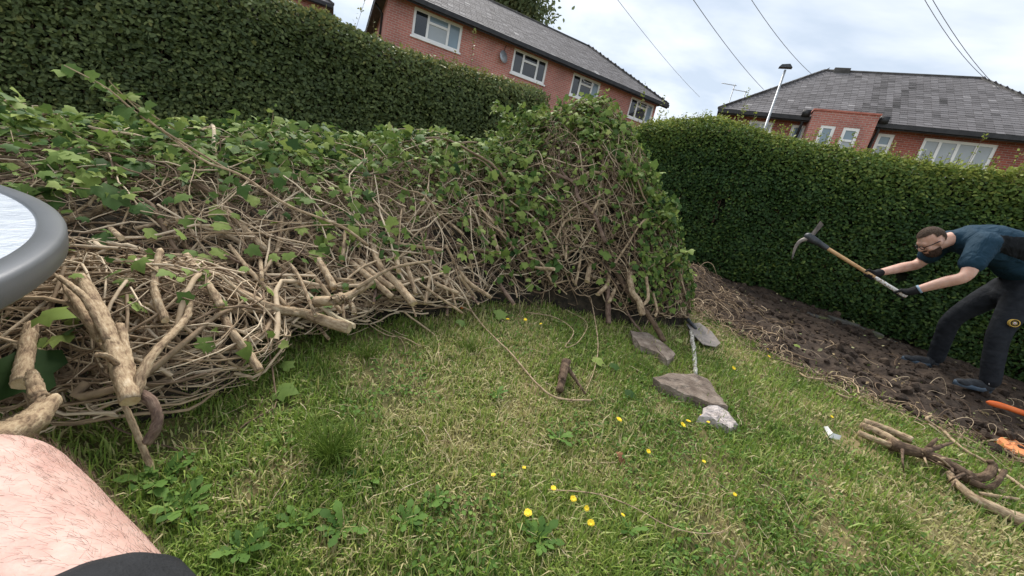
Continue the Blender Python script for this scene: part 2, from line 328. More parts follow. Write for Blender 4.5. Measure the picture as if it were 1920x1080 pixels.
# soil bed along the hedge
uu = np.linspace(0.0, 9.2, 230); vv = np.linspace(0, 1, 70)
Us, Vs = np.meshgrid(uu, vv)
sx = 0.9 + Us * .93; fy = soil_edge(sx) - .02; by = HA[1] + (sx - HA[0]) * HD[1] / HD[0] + .8
SY = fy + (by - fy) * Vs + (1 - Vs) * .14 * (fbm(sx * 5, sx * 0 + 2, 9) - .47)
edge = np.minimum(1, np.minimum(Vs, 1 - Vs) * 8)
SZ = gz(sx, SY) - .045 + edge * (.035 + .20 * (fbm(sx * 2.3, SY * 2.3, 21) - .42) + .10 * (fbm(sx * 9, SY * 9, 5) - .45) + .035 * (fbm(sx * 30, SY * 30, 6) - .45)) 
mound = np.exp(-(((sx - 2.2) / .55) ** 2 + ((SY - 4.9) / .6) ** 2)); SZ = SZ + .22 * mound
def sz_at(x, y):
    m_ = np.exp(-(((x - 2.2) / .55) ** 2 + ((y - 4.9) / .6) ** 2))
    return gz(x, y) - .01 + .20 * (fbm(x * 2.3, y * 2.3, 21) - .42) + .10 * (fbm(x * 9, y * 9, 5) - .45) + .22 * m_
idx = np.arange(Us.size).reshape(Us.shape)
Q = np.stack([idx[:-1, :-1], idx[:-1, 1:], idx[1:, 1:], idx[1:, :-1]], -1).reshape(-1, 4)
tag(put('soil_bed', np.stack([sx, SY, SZ], -1).reshape(-1, 3), [Q], M['soil']), 'strip of freshly dug dark soil along the hedge', 'soil', kind='structure')

# ================================================================== HOUSES
class Wall:
    """vertical plane running along azimuth az at perpendicular distance p from the camera's plan position"""
    def __init__(s, az, p):
        a = R_(az); s.n = np.array([-math.cos(a), math.sin(a), 0]); s.u = np.array([math.sin(a), math.cos(a), 0]); s.p = p
    def W(s, a, d, z): return s.n * (s.p + d) + s.u * a + np.array([0, 0, z])
    def px(s, x, y, d=0.0):
        r = ray(x, y); t = (s.p + d) / (r @ s.n); q = C + t * r; return q @ s.u, q[2]
Zv = np.array([0, 0, 1.])
def brick_part(name, Wl, quads, mat, parent):
    """quads: lists of 4 (a,d,z)"""
    V = []; vec = []; F = []
    for q in quads:
        F.append([len(V) + k for k in range(4)])
        for (a, d, z) in q: V.append(Wl.W(a, d, z)); vec.append((a + d, z, 0))
    return put(name, V, F, mat, parent, vec=vec, smooth=False)
def wall_box(name, Wl, a0, a1, d0, d1, z0, z1, mat, parent):
    c = lambda a, d, z: (a, d, z)
    return brick_part(name, Wl, [[c(a0, d0, z0), c(a1, d0, z0), c(a1, d0, z1), c(a0, d0, z1)], [c(a1, d0, z0), c(a1, d1, z0), c(a1, d1, z1), c(a1, d0, z1)],
        [c(a1, d1, z0), c(a0, d1, z0), c(a0, d1, z1), c(a1, d1, z1)], [c(a0, d1, z0), c(a0, d0, z0), c(a0, d0, z1), c(a0, d1, z1)], [c(a0, d0, z1), c(a1, d0, z1), c(a1, d1, z1), c(a0, d1, z1)]], mat, parent)
def facade(name, Wl, a0, a1, z0, z1, holes, mat, parent, d0=0.0, depth=0.25):
    """front wall with rectangular openings (a0,a1,z0,z1), with reveals"""
    As = sorted(set([a0, a1] + [v for h in holes for v in h[:2]])); Zs = sorted(set([z0, z1] + [v for h in holes for v in h[2:4]]))
    qs = []
    for i in range(len(As) - 1):
        for j in range(len(Zs) - 1):
            ca, cz = (As[i] + As[i + 1]) / 2, (Zs[j] + Zs[j + 1]) / 2
            if any(h[0] < ca < h[1] and h[2] < cz < h[3] for h in holes): continue
            qs.append([(As[i], d0, Zs[j]), (As[i + 1], d0, Zs[j]), (As[i + 1], d0, Zs[j + 1]), (As[i], d0, Zs[j + 1])])
    for h in holes:
        p, q, r, s_ = h[:4]; e = d0 + depth
        qs += [[(p, d0, r), (p, e, r), (q, e, r), (q, d0, r)], [(p, d0, s_), (q, d0, s_), (q, e, s_), (p, e, s_)], [(p, d0, r), (p, d0, s_), (p, e, s_), (p, e, r)], [(q, d0, r), (q, e, r), (q, e, s_), (q, d0, s_)]]
    return brick_part(name, Wl, qs, mat, parent)
def bar(mb, Wl, a0, a1, z0, z1, d0, d1):
    o = Wl.W(a0, d0, z0); mb.box(o, Wl.u * (a1 - a0), Wl.n * (d1 - d0), Zv * (z1 - z0))
def window(Wl, h, parent, cols, d=0.025, lights=(), mats=None, fr=0.095, sill=True, vent=None):
    """h opening; cols = inner mullion positions 0..1; lights = column indices with a top light; each pane an object of its own"""
    a0, a1, z0, z1 = h
    mb = MB()
    bar(mb, Wl, a0, a1, z0, z0 + fr, d, d + .07); bar(mb, Wl, a0, a1, z1 - fr, z1, d, d + .07)
    bar(mb, Wl, a0, a0 + fr, z0 + fr, z1 - fr, d, d + .07); bar(mb, Wl, a1 - fr, a1, z0 + fr, z1 - fr, d, d + .07)
    xs = [a0 + fr] + [a0 + c * (a1 - a0) for c in cols] + [a1 - fr]
    for x in xs[1:-1]: bar(mb, Wl, x - fr * .45, x + fr * .45, z0 + fr, z1 - fr, d - .004, d + .07)
    win = mb.put('window', M['upvc'], parent, smooth=False)
    k = 0
    for i in range(len(xs) - 1):
        l, r = xs[i] + (fr * .45 if i else 0), xs[i + 1] - (fr * .45 if i < len(xs) - 2 else 0)
        spans = [(z0 + fr, z1 - fr)]
        if i in lights:
            zt = z1 - (z1 - z0) * .34; t = MB(); bar(t, Wl, l, r, zt - .04, zt + .04, d - .008, d + .07); t.put('transom', M['upvc'], win, smooth=False)
            spans = [(z0 + fr, zt - .04), (zt + .04, z1 - fr)]
        for (b0, b1) in spans:
            g = MB(); bar(g, Wl, l, r, b0, b1, d + .03, d + .045); g.put('pane', M[mats[k % len(mats)]], win, smooth=False); k += 1
    if vent is not None:     # top light standing open
        l, r = xs[vent] + .03, xs[vent + 1] - .03; zt = z1 - (z1 - z0) * .34; v = MB()
        top = Wl.W(l, d - .01, z1 - fr); dn = -Zv * (z1 - fr - zt) * .78 - Wl.n * .24; al = Wl.u * (r - l); th = Wl.n * .03
        for o, x_, y_ in [(top, al, dn * .14), (top + dn * .86, al, dn * .14), (top + dn * .14, al * .08, dn * .72), (top + al * .92 + dn * .14, al * .08, dn * .72)]: v.box(o, x_, y_, th)
        v.put('open_vent', M['upvc'], win, smooth=False)
    if sill:
        s_ = MB(); bar(s_, Wl, a0 - .05, a1 + .05, z0 - .07, z0 - .004, -.06, d + .05); s_.put('sill', M['upvc'], win, smooth=False)
    return win
def slate_mesh(tint, w, h):
    V = np.array([(-w / 2, 0, .012), (w / 2, 0, .012), (w / 2, h, 0.0), (-w / 2, h, 0.0), (-w / 2, 0, .0), (w / 2, 0, .0), (w / 2, h, -.010), (-w / 2, h, -.010)])
    F = [(0, 1, 2, 3), (7, 6, 5, 4), (4, 5, 1, 0), (5, 6, 2, 1), (6, 7, 3, 2), (7, 4, 0, 3)]
    return V, F
def slate_slope(Wl, roof, E0, E1, R1, R0_, sw=.25, ex=.20, stain=None, n_parts=300, seed=1):
    """slates laid on the slope with corners eave-left, eave-right, ridge-right, ridge-left (world points)"""
    rg = np.random.default_rng(seed)
    E0, E1, R1, R0_ = [np.array(v, float) for v in (E0, E1, R1, R0_)]
    along = (E1 - E0); L = np.linalg.norm(along); along /= L
    nrm = np.cross(along, R0_ - E0); nrm /= np.linalg.norm(nrm)
    if nrm[2] < 0: nrm = -nrm
    up = np.cross(nrm, along); H = (R0_ - E0) @ up
    l0 = (R0_ - E0) @ along; l1 = (R1 - E0) @ along
    bv, bf = slate_mesh(0, sw - .008, ex + .05)
    pos = []
    for j in range(int(H / ex) + 1):
        t = j * ex / H
        if t >= 1: break
        lo, hi = l0 * t, L + (l1 - L) * t
        x = lo + (.5 if j % 2 else 0.) * sw - sw * .5
        while x < hi + sw * .3:
            if x > lo - sw * .4: pos.append((min(max(x, lo + sw * .3), hi - sw * .3), j * ex))
            x += sw
    pos = np.array(pos)
    W_ = E0 + pos[:, :1] * along + pos[:, 1:] * up + nrm * (.02 + rg.uniform(0, .006, len(pos)))[:, None]
    tint = np.clip(rg.normal(.52, .085, len(pos)) + .24 * (rg.random(len(pos)) < .05) + .22 * (fbm(pos[:, 0] * .7, pos[:, 1] * .35, seed) - .45), 0.05, 1)
    if stain is not None: tint = np.clip(tint - stain(pos[:, 0] / L, pos[:, 1] / H, W_), .0, 1)
    yaw = rg.normal(0, .012, len(pos)); tilt = .02
    Rm = np.stack([along, up, nrm], 1)
    px_, py_, wd = proj(W_); onscr = (px_ > -5) & (px_ < 1925) & (py_ > -5) & (py_ < 1085)
    size = np.where(onscr, 1 / wd, 0); order = np.argsort(-size); single = order[:n_parts]; rest = order[n_parts:]
    V, Fa = scatter(bv, bf, W_[rest], np.repeat(Rm[None], len(rest), 0), np.ones(len(rest)))
    put('slates', V, Fa, M['slate'], roof, tint=np.repeat(tint[rest], 8), smooth=False, kind='stuff')
    lv = np.linspace(0, 1, 9); mesh = [np_mesh('slate', bv, [np.array(bf)], M['slate'], tint=np.full(8, v), smooth=False) for v in lv]
    for i in single:
        o = bpy.data.objects.new('slate', mesh[int(round(tint[i] * 8))]); col.objects.link(o); o.parent = roof
        mt = Matrix(np.column_stack([Rm, W_[i] - ROOT[roof.name]]).tolist() + [[0, 0, 0, 1]]) @ Matrix.Rotation(yaw[i], 4, 'Z'); o.matrix_local = mt
    # deck just under the slates
    return nrm
def hip_roof(Wl, parent, a0, a1, dep, ze, zr, r0, r1, oh=.35, stain=None, ex=.20, sw=.25, n_parts=300, seed=1, dr=None):
    """hipped roof: eaves a0-oh..a1+oh, ridge from r0 to r1 at depth dr"""
    dr = dep / 2 if dr is None else dr
    E = [Wl.W(a0 - oh, -oh, ze), Wl.W(a1 + oh, -oh, ze), Wl.W(a1 + oh, dep + oh, ze), Wl.W(a0 - oh, dep + oh, ze)]
    Rg = [Wl.W(r0, dr, zr), Wl.W(r1, dr, zr)]
    roof = put('roof', np.array(E + Rg), [(0, 1, 5, 4), (1, 2, 5), (2, 3, 4, 5), (3, 0, 4), (3, 2, 1, 0)], M['ridge'], parent, smooth=False)
    slate_slope(Wl, roof, E[0], E[1], Rg[1], Rg[0], sw, ex, stain, n_parts, seed)
    # ends and back as joined slates
    for (p, q, r, s_) in ((E[1], E[2], Rg[1], Rg[1]), (E[3], E[0], Rg[0], Rg[0])):
        slate_slope(Wl, roof, p, q, r + (q - p) * 1e-3, s_, sw, ex, None, 0, seed + 5)
    mb = MB()
    for p, q in ((Rg[0], Rg[1]), (E[0], Rg[0]), (E[1], Rg[1]), (E[2], Rg[1]), (E[3], Rg[0])):
        mb.tube(np.linspace(p, q, 2) + Zv * .03, .075, 8)
    mb.put('ridge_tiles', M['ridge'], roof)
    g = MB()
    bar(g, Wl, a0 - oh, a1 + oh, ze - .16, ze - .01, -oh - .10, -oh - .004); g.put('gutter', M['gutter'], roof, smooth=False)
    f = MB(); bar(f, Wl, a0 - oh + .01, a1 + oh - .01, ze - .20, ze - .012, -oh + .002, -oh + .03)
    o = Wl.W(a0 - oh, -oh + .03, ze - .19); f.box(o, Wl.u * .03, Wl.n * (dep + 2 * oh - .06), Zv * .17)
    bar(f, Wl, a0 - oh + .03, a1 + oh - .03, ze - .06, ze - .02, -oh + .03, -.002)
    f.put('fascia', M['gutter'], roof, smooth=False)
    return roof
# ---- long terrace on the left
WL = Wall(62, 17.0)
ZE = .95 + 7.08 * .85
hA = thing('brick_house', WL.W(2, 0, 0.8), 'long red brick house with slate roof and four upstairs windows above the hedge', 'house')
a_c, _ = WL.px(724, 40)
def hole(WW, tl, tr, bl, br, d=0):
    q = [WW.px(*v, d) for v in (tl, tr, bl, br)]
    return [(q[0][0] + q[2][0]) / 2, (q[1][0] + q[3][0]) / 2, (q[2][1] + q[3][1]) / 2, (q[0][1] + q[1][1]) / 2]
hs = [hole(WL, (777.6, 12.4), (869.7, 46), (771, 65.5), (860, 99)), hole(WL, (966, 90), (1029.7, 115), (956, 134.5), (1019, 156)), hole(WL, (1075.8, 138), (1127, 155.8), (1066, 179), (1118, 196.5))]
zt_ = np.mean([h[3] for h in hs]); zb_ = np.mean([h[2] for h in hs])
a3, _ = WL.px(1180, 200); hs.append([a3, a3 + (hs[2][1] - hs[2][0]), zb_, zt_])
for h in hs: h[2], h[3] = zb_, zt_
ZE = zt_ + .14
a_r, _ = WL.px(1232, 196)
facade('front_wall', WL, a_c, a_r, .4, ZE, hs, M['brick'], hA)
brick_part('side_wall', WL, [[(a_c, 7, .4), (a_c, 0, .4), (a_c, 0, ZE), (a_c, 7, ZE)], [(a_r, 0, .4), (a_r, 7, .4), (a_r, 7, ZE), (a_r, 0, ZE)], [(a_r, 7, .4), (a_c, 7, .4), (a_c, 7, ZE), (a_r, 7, ZE)]], M['brick'], hA)
rr, zr = WL.px(1104, 88.5, 3.6)
hip_roof(WL, hA, a_c, a_r, 7, ZE, zr, a_c + 3.3, rr, oh=.4, seed=3, dr=3.6)
window(WL, hs[0], hA, (.30, .72), lights=(1,), mats=['glass_dark', 'glass_net', 'glass_blue', 'glass_blue'])
window(WL, hs[1], hA, (.30, .72), lights=(1,), mats=['glass_dark', 'glass_dark', 'glass_dark', 'glass_dark'])
window(WL, hs[2], hA, (.30, .72), lights=(1,), mats=['glass_dark', 'glass_dark', 'glass_dark', 'glass_blue'], vent=1)
window(WL, hs[3], hA, (.30, .72), lights=(1,), mats=['glass_dark', 'glass_dark', 'glass_dark', 'glass_blue'], vent=1)
q = MB(); q.tube([WL.W(a_c - .06, 1.4, .5), WL.W(a_c - .06, 1.4, ZE - .35), WL.W(a_c - .35, 1.3, ZE - .12)], .045, 8); q.put('downpipe', M['gutter'], hA)
ab, zb2 = WL.px(941, 108); q = MB()
q.tube([WL.W(ab, -.02, zb2), WL.W(ab, -.14, zb2 + .02)], .02, 6)
dish = [];  nd = -WL.n * .9 + WL.u * .35 + Zv * .25; nd /= np.linalg.norm(nd)
s1 = np.cross(nd, Zv); s1 /= np.linalg.norm(s1); s2 = np.cross(s1, nd); V = [WL.W(ab, -.10, zb2)]
for k in range(16): V.append(WL.W(ab, -.10, zb2) + (s1 * math.cos(k * math.pi / 8) * .22 + s2 * math.sin(k * math.pi / 8) * .25 + nd * .06))
V += [v - nd * .02 for v in V]
q.add(V, [(0, k, k % 16 + 1) for k in range(1, 17)] + [(17, 17 + k % 16 + 1, 17 + k) for k in range(1, 17)] + [(k, 17 + k, 17 + k % 16 + 1, k % 16 + 1) for k in range(1, 17)]); q.put('satellite_dish', M['galv'], hA)
# service cable running down to the dish from the gutter
q = MB(); q.tube(crom([WL.W(ab + .1, -.03, ZE - .2), WL.W(ab + .06, -.03, zb2 + .4), WL.W(ab, -.03, zb2)], 8), .012, 5); q.put('wall_cable', M['gutter'], hA)

# ---- house on the right
WR = Wall(114, 21.0)
e0 = WR.px(1395, 214); e1 = WR.px(1648, 239); e2 = WR.px(1920, 267.5)
ZR = (e0[1] + e1[1] + e2[1]) / 3 + .05
OH = .4
aL = WR.px(1346, 208, -OH)[0] + OH; aR = e2[0] + 2.0
hB = thing('brick_house', WR.W(8, 0, 1.0), 'red brick house with hipped slate roof and brick parapet bay', 'house')
hl = lambda *v: hole(WR, *v)
# openings (left to right): half hidden window, small window, [bay], tall window, four-light window
def open_px(x0, x1, y_top, hgt, d=0.0):
    q0 = WR.px(x0, y_top, d); q1 = WR.px(x1, y_top + (x1 - x0) * .1, d); zt = (q0[1] + q1[1]) / 2
    return [q0[0], q1[0], zt - hgt, zt]
oW = [open_px(1408, 1453, 221, 1.2), open_px(1487, 1514, 231, .8), open_px(1649, 1680, 248, 1.3), open_px(1735, 1874, 257, 1.3)]
ztm = np.mean([oW[2][3], oW[3][3], oW[0][3]])
for o_ in oW:
    hh = o_[3] - o_[2]; o_[3] = min(ztm, ZR - .25); o_[2] = o_[3] - hh
facade('front_wall', WR, aL, aR, .6, ZR, oW, M['brick2'], hB)
brick_part('side_wall', WR, [[(aL, 8, .6), (aL, 0, .6), (aL, 0, ZR), (aL, 8, ZR)], [(aR, 0, .6), (aR, 8, .6), (aR, 8, ZR), (aR, 0, ZR)], [(aR, 8, .6), (aL, 8, .6), (aL, 8, ZR), (aR, 8, ZR)]], M['brick2'], hB)
r0 = WR.px(1545, 136, 4.0); r1 = WR.px(1840, 146, 4.0)
BD = -.75; bay0 = WR.px(1527, 208, BD); bay1 = WR.px(1651, 216, BD); zbay = (bay0[1] + bay1[1]) / 2
def stain(fa, ft, Wp):
    px_, py_, _ = proj(Wp)
    s = np.zeros(len(Wp))
    for (x0, y0, x1, y1, wd) in ((1660, 160, 1612, 212, 10), (1715, 165, 1668, 208, 9), (1650, 190, 1655, 222, 14), (1790, 150, 1750, 235, 5)):
        t = np.clip(((px_ - x0) * (x1 - x0) + (py_ - y0) * (y1 - y0)) / ((x1 - x0) ** 2 + (y1 - y0) ** 2), 0, 1)
        dd = np.hypot(px_ - x0 - t * (x1 - x0), py_ - y0 - t * (y1 - y0)); s = np.maximum(s, np.exp(-(dd / wd) ** 2) * .27)
    return s * (0.6 + .8 * vn(px_ * .12, py_ * .12, 4))
hip_roof(WR, hB, aL, aR, 8, ZR, (r0[1] + r1[1]) / 2, r0[0], r1[0], oh=OH, stain=stain, seed=11, dr=4.0)
window(WR, oW[0], hB, (.5,), mats=['glass_net'], sill=False); window(WR, oW[1], hB, (), mats=['glass_blue'], fr=.11, sill=False)
window(WR, oW[2], hB, (), lights=(0,), mats=['glass_net', 'glass_blue'], fr=.11); window(WR, oW[3], hB, (.25, .5, .75), mats=['glass_net'], fr=.10)
oB = [open_px(1540, 1568, 235, 1.0, BD), open_px(1583, 1614, 238, 1.45, BD)]
bz = max(oB[0][3], oB[1][3])
for o_ in oB: hh = o_[3] - o_[2]; o_[3] = bz; o_[2] = bz - hh
WB = Wall(114, 21.0 + BD)
bay = facade('parapet_bay', WR, bay0[0], bay1[0], .6, zbay, oB, M['brick'], hB, d0=BD, depth=.2)
brick_part('bay_return', WR, [[(bay0[0], 2, .6), (bay0[0], BD, .6), (bay0[0], BD, zbay), (bay0[0], 2, zbay)], [(bay1[0], BD, .6), (bay1[0], 2, .6), (bay1[0], 2, zbay), (bay1[0], BD, zbay)], [(bay0[0], BD, zbay), (bay1[0], BD, zbay), (bay1[0], 2, zbay), (bay0[0], 2, zbay)]], M['brick'], hB)
window(WB, oB[0], hB, (), lights=(), mats=['glass_blue'], fr=.11); window(WB, oB[1], hB, (), lights=(0,), mats=['glass_net', 'glass_blue'], fr=.11)
q = MB(); bar(q, WR, bay0[0] - .04, bay1[0] + .04, zbay + .003, zbay + .07, BD - .04, .3); q.put('coping', M['ridge_brick'], hB, smooth=False)
for a_, s_ in ((bay0[0] - .22, 1), (bay1[0] + .22, -1)):
    q = MB(); q.tube([WR.W(a_, -.34, ZR + .25), WR.W(a_, -.34, ZR - .3), WR.W(a_, -.10, ZR - .7), WR.W(a_, -.10, 1)], .055, 8)
    bar(q, WR, a_ - .14, a_ + .14, ZR - .02, ZR + .22, -.62, -.36); q.put('downpipe', M['gutter'], hB)
ach, zch = WR.px(1576, 137, 4.0)
q = MB(); bar(q, WR, ach - .32, ach + .32, (r0[1] + r1[1]) / 2 - .3, (r0[1] + r1[1]) / 2 + .13, 3.8, 4.2); q.put('chimney_stub', M['ridge'], hB, smooth=False)
# ---- far red house seen over the left hedge
WF = Wall(62, 24.0); af, zf = WF.px(566, 4)
hC = thing('brick_house', WF.W(af, 0, .8), 'plain red brick house end just showing over the tall hedge', 'house')
wall_box('wall', WF, af - 9, af + 1.0, 0, 7, .4, zf + .25, M['brick'], hC)
hip_roof(WF, hC, af - 9, af + 1.0, 7, zf + .26, zf + 3.4, af - 6, af - 2.5, n_parts=0, seed=8)
q_ = [af - 3, af - 1.4, zf - 1.4, zf - .3]
window(WF, q_, hC, (.5,), mats=['glass_dark'], d=-.03)

# ================================================================== street furniture beyond the hedge
top = P(1475, 124, 17.5); D_ = np.hypot(top[0], top[1])
lamp = thing('street_lamp', (top[0], top[1], 0.7), 'tall grey street lamp post rising behind the hedge', 'street lamp')
q = MB(); q.tube([(top[0], top[1], .7), (top[0], top[1], 2.0), (top[0], top[1], 2.05), (top[0], top[1], top[2] - .12)], [.075, .075, .048, .034], 10); q.put('pole', M['galv'], lamp)
hd = WR.u; hn = WR.n; q = MB()
V = []
for (s_, t_, z_) in ((-.42, .13, 0), (.34, .13, 0), (.34, -.13, 0), (-.42, -.13, 0), (-.30, .08, .16), (.16, .08, .20), (.16, -.08, .20), (-.30, -.08, .16)): V.append(top + hd * s_ * .52 + hn * t_ * .7 + Zv * (z_ * .6 - .06))
q.add(V, [(3, 2, 1, 0), (4, 5, 6, 7), (0, 1, 5, 4), (1, 2, 6, 5), (2, 3, 7, 6), (3, 0, 4, 7)]); q.put('lamp_head', M['dark_steel'], lamp, smooth=False)
for (bx_, by_, tx_, ty_, lab) in ((1369, 196, 1378, 158, 'thin television aerial mast with long crossbar behind the hipped roof'), (1395, 187, 1399, 170, 'shorter television aerial mast beside the taller one behind the hipped roof')):
    tp = P(tx_, ty_, 36); an = thing('television_aerial', (tp[0], tp[1], .7), lab, 'aerial'); q = MB(); q.tube([(tp[0], tp[1], .7), tp], .035, 6); q.put('mast', M['galv'], an)
    q = MB(); q.tube([tp - Zv * .1 - Rv * .95 + Uv * .2, tp - Zv * .1 + Rv * .15], .028, 6)
    for k in range(7): c_ = tp - Zv * .1 - Rv * (.9 - .15 * k) + Uv * (.2 - .03 * k); q.tube([c_ - Fv * .2 - Zv * .12, c_ + Fv * .2 + Zv * .12], .016, 5)
    q.put('crossbar', M['galv'], an)
def cable(x0, y0, d0, x1, y1, d1, lab, r):
    a_, b_ = P(x0, y0, d0), P(x1, y1, d1); a2 = a_ + (a_ - b_) * .5
    t = np.linspace(0, 1, 14)[:, None]; pts = a2 * (1 - t) + b_ * t - Zv * (0.25 * 4 * t * (1 - t))
    q = MB(); q.tube(pts, r, 6); tag(q.put('overhead_cable', M['cable'], base=b_), lab, 'cable')
cable(1170, 0, 20, 1312, 182, 34, 'faint overhead cable sloping down past the end of the long brick house', .009)
cable(1310, -4, 19, 1432, 168, 30, 'overhead cable dropping behind the hipped roof beside the lamp post', .012)
cable(1425, 4, 19, 1523, 140, 26, 'overhead cable running to the left end of the hipped roof ridge', .010)
cable(1750, 0, 19, 1846, 146, 26, 'overhead cable meeting the right end of the hipped roof ridge', .009)
cable(1765, 0, 19, 1874, 168, 25, 'overhead cable landing on the right hip of the slate roof', .009)

# ================================================================== tree behind the long house
tb = P(955, 18, 34.0)
tr = thing('tree', (tb[0], tb[1], .5), 'leafy tree standing behind the long brick house roof', 'tree')
q = MB(); q.tube(crom([(tb[0], tb[1], .5), (tb[0] + .2, tb[1], 5), (tb[0], tb[1], tb[2] + 1)], 10), np.linspace(.35, .1, 10), 8)
cl = []
for k in range(26):
    v = rng.normal(size=3); v /= np.linalg.norm(v); c_ = tb + v * np.array([3.6, 3.6, 3.0]) * rng.uniform(.45, 1) + np.array([0, 0, .5]); cl.append(c_)
    q.tube(crom([(tb[0], tb[1], tb[2] - 2.5), (tb + c_) / 2 - Zv * .3, c_], 6), np.linspace(.09, .02, 6), 5)
q.put('trunk', M['bark_dark'], tr)
pos = np.concatenate([c_ + rng.normal(size=(420, 3)) * np.array([.75, .75, .55]) for c_ in cl])
Vt, Ft = scatter(OVAL_V, OVAL_F, pos, frames(rng.normal(size=(len(pos), 3)) + np.array([0, 0, .6])), rng.uniform(.2, .36, len(pos)))
M['crown'] = mat_tint('tree_leaf', [(0, (.05, .075, .035)), (.6, (.12, .16, .075)), (1, (.22, .25, .12))], .6, .3, .2)
put('crown', Vt, Ft, M['crown'], tr, tint=np.repeat(np.clip(rng.normal(.68, .2, len(pos)), 0, 1), 6), kind='stuff')

# ================================================================== HEDGES
def hedge(name, label, A, B, nrm, ztop, thick, n_face, n_top, mat, size, seed, tint_fn, sprigs, core_in=.13, ivy_frac=0.0, wob=.12):
    """A,B plan ends of the front face; nrm = plan normal away from the viewer; ztop(t) height of top"""
    rg = np.random.default_rng(seed); L = np.linalg.norm(B - A); dr = (B - A) / L
    base = np.array([*(A + B) / 2, gz(*((A + B) / 2))])
    root = thing(name, base, label, 'hedge')
    def face(s, v):     # s along 0..L, v 0..1 height -> point on the (wobbly) front face
        p = A + s[:, None] * dr
        zb = gz(p[:, 0], p[:, 1]); zt = ztop(s / L); z = zb + v * (zt - zb)
        bulge = wob * (fbm(s * .8, z * 1.1, seed) - .47) * 2 + .07 * (fbm(s * 3.5, z * 3.5, seed + 3) - .47) * 2
        rnd = np.where(v > .9, (v - .9) / .1, 0) ** 2 * .18 + np.where(v < .12, (.12 - v) / .12, 0) * .12
        return np.column_stack([p + nrm * (bulge + rnd)[:, None], z])
    def topf(s, d):
        p = A + s[:, None] * dr + nrm * (d * thick)[:, None]
        z = ztop(s / L) + .12 * (fbm(s * 1.5, d * 2, seed + 7) - .47) - .10 * (np.abs(d - .5) * 2) ** 6
        return np.column_stack([p, z])
    # core
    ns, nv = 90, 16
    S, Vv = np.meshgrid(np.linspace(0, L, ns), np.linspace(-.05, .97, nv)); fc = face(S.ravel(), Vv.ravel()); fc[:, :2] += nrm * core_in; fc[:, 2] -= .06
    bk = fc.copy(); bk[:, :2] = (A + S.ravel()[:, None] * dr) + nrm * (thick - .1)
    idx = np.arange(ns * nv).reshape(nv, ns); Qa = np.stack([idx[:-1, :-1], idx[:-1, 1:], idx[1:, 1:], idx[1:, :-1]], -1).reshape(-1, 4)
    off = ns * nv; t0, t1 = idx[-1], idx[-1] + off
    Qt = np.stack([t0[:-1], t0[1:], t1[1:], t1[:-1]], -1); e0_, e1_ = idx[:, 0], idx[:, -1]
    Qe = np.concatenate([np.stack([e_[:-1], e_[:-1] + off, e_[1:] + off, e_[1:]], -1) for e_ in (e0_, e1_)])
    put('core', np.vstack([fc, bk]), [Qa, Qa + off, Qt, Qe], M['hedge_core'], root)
    # leaves
    s = rg.uniform(0, L, int(n_face * 1.5)); v = rg.uniform(.0, 1.0, len(s))
    keep = fbm(s * 2.6, v * 5.5, seed + 11) > .13 + .12 * (v < .5) * rg.uniform(0, 1, len(s)); s, v = s[keep][:n_face], v[keep][:n_face]
    pf = face(s, v); dpt = rg.beta(1.3, 3.0, len(s)) * .20 - .045; pf[:, :2] += nrm * dpt[:, None]
    nf = np.column_stack([-np.repeat(nrm[None], len(s), 0), np.full(len(s), .35)]) + rg.normal(size=(len(s), 3)) * .55
    sT = rg.uniform(0, L, n_top); dT = rg.uniform(-.02, 1, n_top); pt = topf(sT, dT); pt[:, 2] += rg.normal(0, .03, n_top) 
    nT = np.column_stack([np.zeros((n_top, 2)), np.ones(n_top)]) + rg.normal(size=(n_top, 3)) * .6
    pos = np.vstack([pf, pt]); nn = np.vstack([nf, nT]); hv = np.concatenate([v, np.full(n_top, 1.05)])
    ss = np.concatenate([s, sT])
    # end caps
    ne = int(n_face * .05)
    for e_ in (0., L):
        ve = rg.uniform(0, 1, ne); de = rg.uniform(0, 1, ne); p = face(np.full(ne, e_), ve); p[:, :2] += nrm * (de * thick)[:, None] + dr * ((-.05 if e_ == 0 else .05) + rg.normal(0, .04, ne))[:, None]
        pos = np.vstack([pos, p]); nn = np.vstack([nn, np.column_stack([np.repeat((dr * (-1 if e_ == 0 else 1))[None], ne, 0), np.full(ne, .3)]) + rg.normal(size=(ne, 3)) * .5]); hv = np.concatenate([hv, ve]); ss = np.concatenate([ss, np.full(ne, e_)])
    # upright young shoots
    shoots = []
    sp_pos, sp_n, sp_t = [], [], []
    for k in range(sprigs):
        s0 = rg.uniform(0, L, 1); d0 = rg.uniform(0, .8, 1); b_ = topf(s0, d0)[0]; hgt = abs(rg.normal(.07, .07)) * (1 + 1.6 * (rg.random() < .10)); lean = rg.normal(0, .12, 2)
        tp_ = b_ + np.array([lean[0] * hgt, lean[1] * hgt, hgt]); shoots.append(np.linspace(b_ - Zv * .08, tp_, 4))
        m_ = max(4, int(hgt / .016)); f_ = rg.uniform(0, 1.05, m_)
        sp_pos.append(b_ + (tp_ - b_) * f_[:, None] + rg.normal(0, .012, (m_, 3))); sp_n.append(rg.normal(size=(m_, 3)) * .8 + np.array([0, 0, .7])); sp_t.append(np.full(m_, 1.15))
    sz_scale = rg.uniform(.7, 1.25, len(pos)) * size
    if sprigs:
        k_ = len(np.concatenate(sp_t)); pos = np.vstack([pos] + sp_pos); nn = np.vstack([nn] + sp_n); hv = np.concatenate([hv] + sp_t); ss = np.concatenate([ss, np.zeros(k_)]); sz_scale = np.concatenate([sz_scale, rg.uniform(.5, .9, k_) * size])
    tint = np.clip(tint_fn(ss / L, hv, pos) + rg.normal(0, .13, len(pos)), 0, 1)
    roll = np.column_stack([rg.normal(size=(len(pos), 2)), rg.normal(.2, .6, len(pos))])
